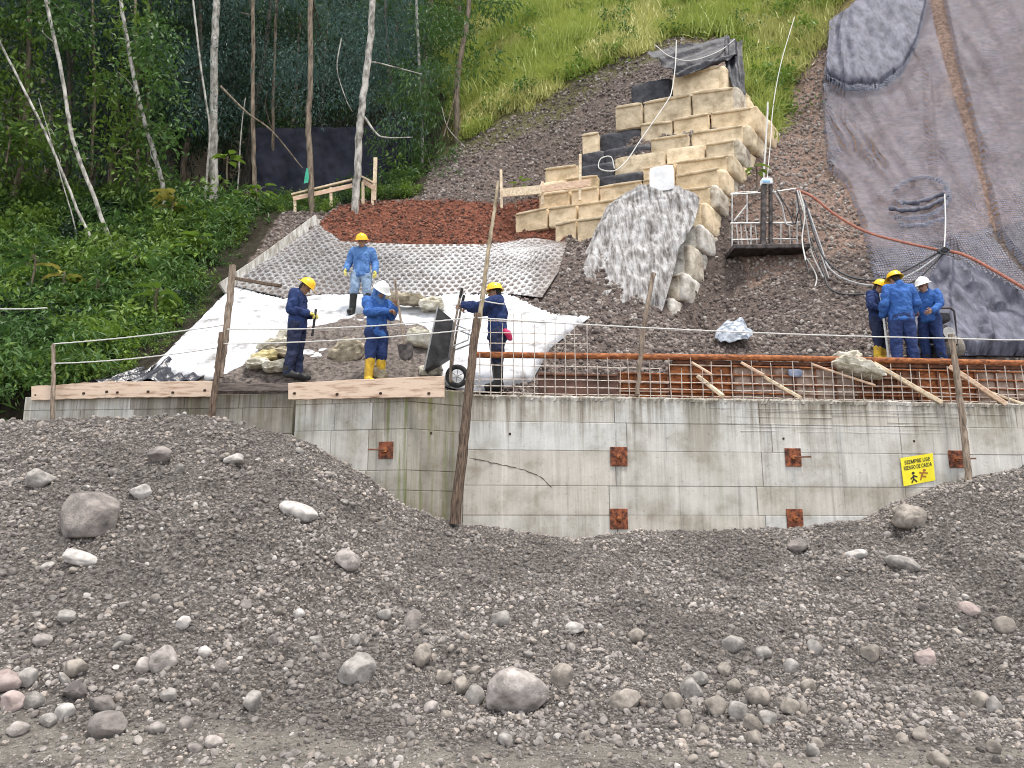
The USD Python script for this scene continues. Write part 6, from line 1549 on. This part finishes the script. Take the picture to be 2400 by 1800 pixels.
# --- fallen and hanging branches
for k, (pts, Y, r, b, lab) in enumerate([([(517, 203), (579, 264), (637, 307), (709, 394)], 19.7, .04, 'bark_brown', 'long dead branch slanting across the dark hollow'),
                                         ([(855, 275), (880, 310), (902, 322), (967, 322)], 18.9, .035, 'bark_pale', 'pale bent branch sticking out right of the spotted tree'),
                                         ([(860, 150), (877, 146), (935, 160), (989, 174)], 19.6, .028, 'bark_pale', 'bare branch reaching right from the spotted tree'),
                                         ([(800, 90), (790, 160), (810, 230), (826, 262)], 19.6, .018, 'bark_pale', 'thin hanging twig left of the spotted tree'),
                                         ([(1040, 320), (1060, 250), (1070, 210)], 20.6, .02, 'bark_brown', 'thin crooked twig before the grass slope'),
                                         ([(1090, 345), (1050, 300), (1035, 250)], 20.6, .015, 'bark_pale', 'thin dry stalk beside the crooked twig')]):
    pth = smooth_path([at(*q, Y) for q in pts], 7)
    solo('branch', tube(pth, np.linspace(r, r * .4, len(pth)), 7), M[b], lab, 'branch', smooth=True)
# --- trees of the shaded wood behind: a few kinds, copied
kinds = []
for k in range(5):
    pth = f'/World/Looks/prototypes/wood_tree_{k:03d}'
    stage.CreateClassPrim(pth)
    rr = np.random.default_rng(500 + k)
    h = 9.0
    tr = np.array([[0, 0, -.6], [.1, 0, 2], [.2 * rr.normal(), .2, 5], [.4 * rr.normal(), .3, h]])
    tr = smooth_path(tr, 5)
    usdkit.mesh(stage, pth + '/trunk', tube(tr, np.linspace(.13, .05, len(tr)), 8), M['bark_brown' if k % 2 else 'bark_dark'], smooth=True)
    n = 30
    cs = np.stack([rr.normal(0, 1.15, n), rr.normal(0, 1.15, n), rr.uniform(3.0 if k < 3 else 1.2, h + 1.2, n)], 1)
    v, f = clump(cs, rr.uniform(.5, 1.0, n), 95, .20 if k % 2 else .15, .3, rr, .6)
    usdkit.mesh(stage, pth + '/crown', (v, f), M[('leaf_dark', 'leaf_mid', 'leaf_dark', 'leaf_blue', 'leaf_dark')[k]])
    kinds.append(pth)
rt = np.random.default_rng(61)
spots = []
tries = 0
while len(spots) < 78 and tries < 6000:
    tries += 1
    Y = rt.uniform(22.5, 46); X = rt.uniform(-.66 * Y - 2, -2.6 - .05 * (Y - 22) + 1.0)
    if all((X - a) ** 2 + (Y - b) ** 2 > 1.5 ** 2 for a, b in spots):
        if 22 < Y < 26.0 and -8.0 < X < -3.2:
            continue
        spots.append((X, Y))
for k, (X, Y) in enumerate(spots):
    s = rt.uniform(.8, 1.25)
    copy_of(kinds[k % 5], 'forest_tree', (X, Y, float(H0(X, Y))), rt.uniform(0, 6.28), 'leafy tree of the shaded wood behind the forest edge', 'tree', 'trees of the shaded wood behind', scale=(s, s, s * rt.uniform(.9, 1.2)))
# trees standing left of the picture edge, whose crowns close the wood there
for k, (X, Y) in enumerate([(-14.5, 17.0), (-15.5, 19.5), (-13.6, 20.8), (-16.5, 22.5), (-12.2, 21.8)]):
    copy_of(kinds[(k * 2 + 1) % 5], 'forest_tree', (X, Y, float(H0(X, Y))), k, 'leafy tree of the shaded wood behind the forest edge', 'tree', 'trees of the shaded wood behind', scale=(1, 1, 1))
# --- undergrowth (uncountable) on the left slope and along the brow
def bush_proto(seed, r, per, L, asp, n=7, droop=.3):
    rr = np.random.default_rng(seed)
    cs = rr.normal(0, r * .45, (n, 3)) * [1, 1, .6] + [0, 0, r * .55]
    return clump(cs, np.full(n, r * .55), per, L, asp, rr, droop, .3)
bp = [(bush_proto(1, .55, 60, .13, .5), M['leaf_mid'], False), (bush_proto(2, .6, 60, .15, .42), M['leaf_broad'], False), (bush_proto(3, .5, 80, .10, .45), M['leaf_mid'], False), (bush_proto(4, .6, 50, .20, .22, droop=.9), M['leaf_mid'], False), (bush_proto(5, .5, 60, .12, .5), M['leaf_dark'], False), (bush_proto(6, .5, 60, .14, .5), M['leaf_lime'], False)]
n = 5200
X = rt.uniform(-15.5, -2.0, n); Y = rt.uniform(11.9, 26, n)
P = np.stack([X, Y, H0(X, Y)], -1); px = project(P)
edge = np.where(Y < 19.6, -6.62 - .10 * np.clip(Y - 16, 0, 3), -2.9)
ok = (X < edge + rt.normal(0, .08, n)) & (Y > np.where(X < WP[0, 0], 12.0, 12.5)) & (px[:, 0] > -300)
ok &= ~((Y > 20.6) & (rt.uniform(0, 1, n) < .6))
ok &= ~(inpoly([(640, 470), (900, 455), (900, 380), (640, 380)], px[:, 0], px[:, 1]) & (Y < 22))
X, Y, P = X[ok], Y[ok], P[ok]; n = len(X)
sc = rt.uniform(.55, 1.15, n); near = np.clip((-6.6 - X) / .8, .3, 1); sc = np.where(Y < 19.6, sc * near, sc * np.where(Y < 20.8, .6, 1))
zone = fbm(P * .55, 3, 77)
idx = np.where(zone > .56, rt.choice([1, 5, 3, 5], n), np.where(zone < .42, rt.choice([4, 0, 4], n), rt.choice([0, 2, 3, 1], n)))
q = rquats(n, rt, 0.08)
scatter('undergrowth', bp, P - [0, 0, .12], q, sc, idx, 'dense green undergrowth covering the slope left of the white apron', 'undergrowth')
# low plants creeping along the brow under the trees and beside the red earth
n = 900
PX = rt.uniform(580, 960, n); PY = rt.uniform(452, 500, n)
P = np.array([hit(a, b) for a, b in zip(PX, PY)])
ok = ~inpoly(POLY['red'], PX, PY + 8) & ~inpoly(POLY['geocell'], PX, PY + 12) & (P[:, 1] < 21)
P = P[ok]
scatter('brow_plants', bp, P, rquats(len(P), rt, .1), rt.uniform(.15, .4, len(P)), rt.choice([0, 2, 5, 1], len(P)), 'low leafy plants along the brow under the trees', 'ground cover')
# --- single plants with large leaves
def big_plant(px, py, Y, h, nl, L, m, label, stem=True, seed=0, asp=.5):
    rr = np.random.default_rng(800 + seed)
    base = at(px, py, Y); base[2] = max(float(H0(base[0], base[1])) - .05, base[2] - h - .3) if False else base[2]
    t = thing('leafy_plant', label, 'plant', base)
    top = base + np.array([rr.normal(0, .06), -.05, h])
    part(t, 'stem', tube(smooth_path([base - [0, 0, .5], (base + top) / 2 + rr.normal(0, .05, 3), top], 5), .022, 6), M['bark_brown'], True)
    for k in range(nl):
        a = k * 2.4 + rr.uniform(-.4, .4); u = rr.uniform(.45, 1)
        o = base * (1 - u) + top * u
        d = np.array([math.cos(a), math.sin(a) - .25, rr.uniform(-.25, .5)]); d = norm(d)
        ln = L * rr.uniform(.7, 1.2)
        S, T = np.meshgrid(np.linspace(-1, 1, 5), np.linspace(0, 1, 7), indexing='ij')
        s = norm(np.cross(d, [0, 0, 1.0])); up = np.cross(s, d)
        wv = asp * ln * .5 * np.sin(np.clip(T, 0.02, .99) ** .75 * math.pi) ** .8
        c0 = o + d * .12
        Pp = c0 + d * (T * ln)[..., None] + s * (S * wv)[..., None] + up * (.12 * ln * np.abs(S) - .0 - .42 * ln * T ** 2.0 + .02 * np.sin(T * 18) * np.abs(S))[..., None]
        lf = part(t, 'leaf', (Pp.reshape(-1, 3), grid_faces(5, 7)), m, True)
        part(lf, 'leaf_stalk', tube([o, c0 + d * .03], .006, 5), M['bark_brown'])
    return t
for k, a in enumerate([(398, 520, 18.3, .75, 13, .42, 'leaf_yellow', 'yellow green plant with large ragged leaves below the leaning tree', .45),
                       (440, 625, 16.9, .5, 9, .50, 'leaf_lime', 'broad pale green leaves left of the tall fence post', .8), (475, 600, 17.0, .45, 8, .42, 'leaf_lime', 'broad leaved plant nearest the tall fence post', .75),
                       (150, 690, 15.6, .5, 9, .42, 'leaf_yellow', 'yellowish leaved plant low at the left among the bushes', .5), (310, 650, 16.2, .5, 8, .44, 'leaf_lime', 'broad leaved plant in the middle of the undergrowth', .6),
                       (535, 400, 19.6, .4, 8, .36, 'leaf_lime', 'bright leaved plant at the foot of the thick mottled tree', .6), (572, 480, 19.0, .35, 8, .34, 'leaf_lime', 'bright leaved plant left of the guard rail', .5),
                       (610, 470, 19.1, .35, 7, .34, 'leaf_lime', 'narrow bright plant at the foot of the reddish brown tree', .4), (20, 340, 17.4, .5, 10, .60, 'leaf_mid', 'palm like plant with long leaves at the left edge', .22),
                       (70, 660, 15.4, .6, 10, .50, 'leaf_mid', 'fern like plant at the far left above the white rope', .22), (230, 700, 15.2, .4, 9, .40, 'leaf_mid', 'dark leafy plant left of the apron foot', .45),
                       (370, 720, 14.6, .4, 8, .38, 'leaf_broad', 'leafy plant beside the lower edge of the white apron', .5)]):
    big_plant(a[0], a[1], a[2], a[3], a[4], a[5], M[a[6]], a[7], seed=k, asp=a[8])
for k, a in enumerate([(1210, 450, 18.9, .25, 8, .22, 'leaf_lime', 'small green plant by the left end of the bag wall', .4), (1768, 420, 17.9, .35, 9, .24, 'leaf_lime', 'small green shrub growing beside the mast cap of the cage', .5)]):
    big_plant(a[0], a[1], a[2], a[3], a[4], a[5], M[a[6]], a[7], seed=50 + k, asp=a[8])
# --- grass slope
def tuft(seed, nb, h, wd, spread):
    rr = np.random.default_rng(seed)
    vs, fs = [], []
    for k in range(nb):
        a = rr.uniform(0, 6.28); ln = h * rr.uniform(.5, 1.2); b = np.array([math.cos(a), math.sin(a), 0])
        o = np.array([rr.normal(0, spread), rr.normal(0, spread), 0]); s = np.array([-b[1], b[0], 0]); lean = rr.uniform(.1, .8)
        T = np.linspace(0, 1, 4)
        c = o + b * (lean * ln * T ** 1.8)[:, None] + np.array([0, 0, 1]) * (ln * (T - .35 * lean * T ** 2.2))[:, None]
        w = wd * (1 - T ** 1.5)[:, None] * .5
        v = np.stack([c - s * w, c + s * w], 1).reshape(-1, 3)
        f = []
        for j in range(3):
            f += [(2 * j, 2 * j + 1, 2 * j + 3), (2 * j, 2 * j + 3, 2 * j + 2)]
        fs.append(np.array(f) + 8 * k); vs.append(v)
    return np.vstack(vs), np.vstack(fs)
tp = [(tuft(1, 22, .45, .028, .10), M['grass_blade'], False), (tuft(2, 20, .60, .030, .10), M['grass_blade'], False), (tuft(3, 22, .38, .026, .12), M['grass_dry'], False), (tuft(4, 18, .8, .03, .12), M['grass_blade'], False)]
n = 60000
X = rt.uniform(-6, 13.5, n); Y = rt.uniform(19, 38, n)
P = np.stack([X, Y, H0(X, Y)], -1); px = project(P)
nz = 40 * (fbm(P * .8, 3, 90) - .5) * 2
GR = [(940, -200), (985, 60), (1040, 190), (1085, 330), (1165, 290), (1260, 240), (1360, 190), (1460, 140), (1560, 95), (1740, 80), (1745, 210), (1775, 260), (1800, 330), (1850, 240), (1905, 120), (1945, 40), (2000, -10), (2060, -80), (2060, -200)]
ok = inpoly(GR, px[:, 0] + nz, px[:, 1] + nz * .5)
X, Y, P = X[ok], Y[ok], P[ok]; n = len(P)
keep = rt.uniform(0, 1, n) < np.clip(1.3 - .03 * (Y - 19), .5, 1)
P = P[keep]; n = len(P)
patchy = fbm(P * .45, 3, 12)
idx = np.where(patchy > .55, rt.choice([1, 3], n), np.where(patchy < .4, 2, 0))
scatter('tall_grass', tp, P - [0, 0, .05], rquats(n, rt, .16), rt.uniform(.7, 1.35, n), idx, 'tall pale green grass on the slope above the bag wall', 'grass')
# bushes in the grass
n = 620
PX = rt.uniform(960, 1950, n); PY = rt.uniform(-40, 330, n)
ok = inpoly(GR, PX, PY)
dark = fbm(np.column_stack([PX / 120, PY / 70, np.zeros(n)]), 3, 14)
rim = np.array([Polygon(GR).exterior.distance(Point(a, b)) for a, b in zip(PX, PY)])
ok &= (dark > .5) | ((rim < 26) & (PY > 60))
P = np.array([hit(a, b) for a, b in zip(PX[ok], PY[ok])])
scatter('slope_shrubs', bp, P, rquats(len(P), rt, .1), rt.uniform(.5, 1.2, len(P)), rt.choice([0, 2, 5, 5, 1], len(P)), 'low green shrubs scattered through the grass slope', 'shrubs')
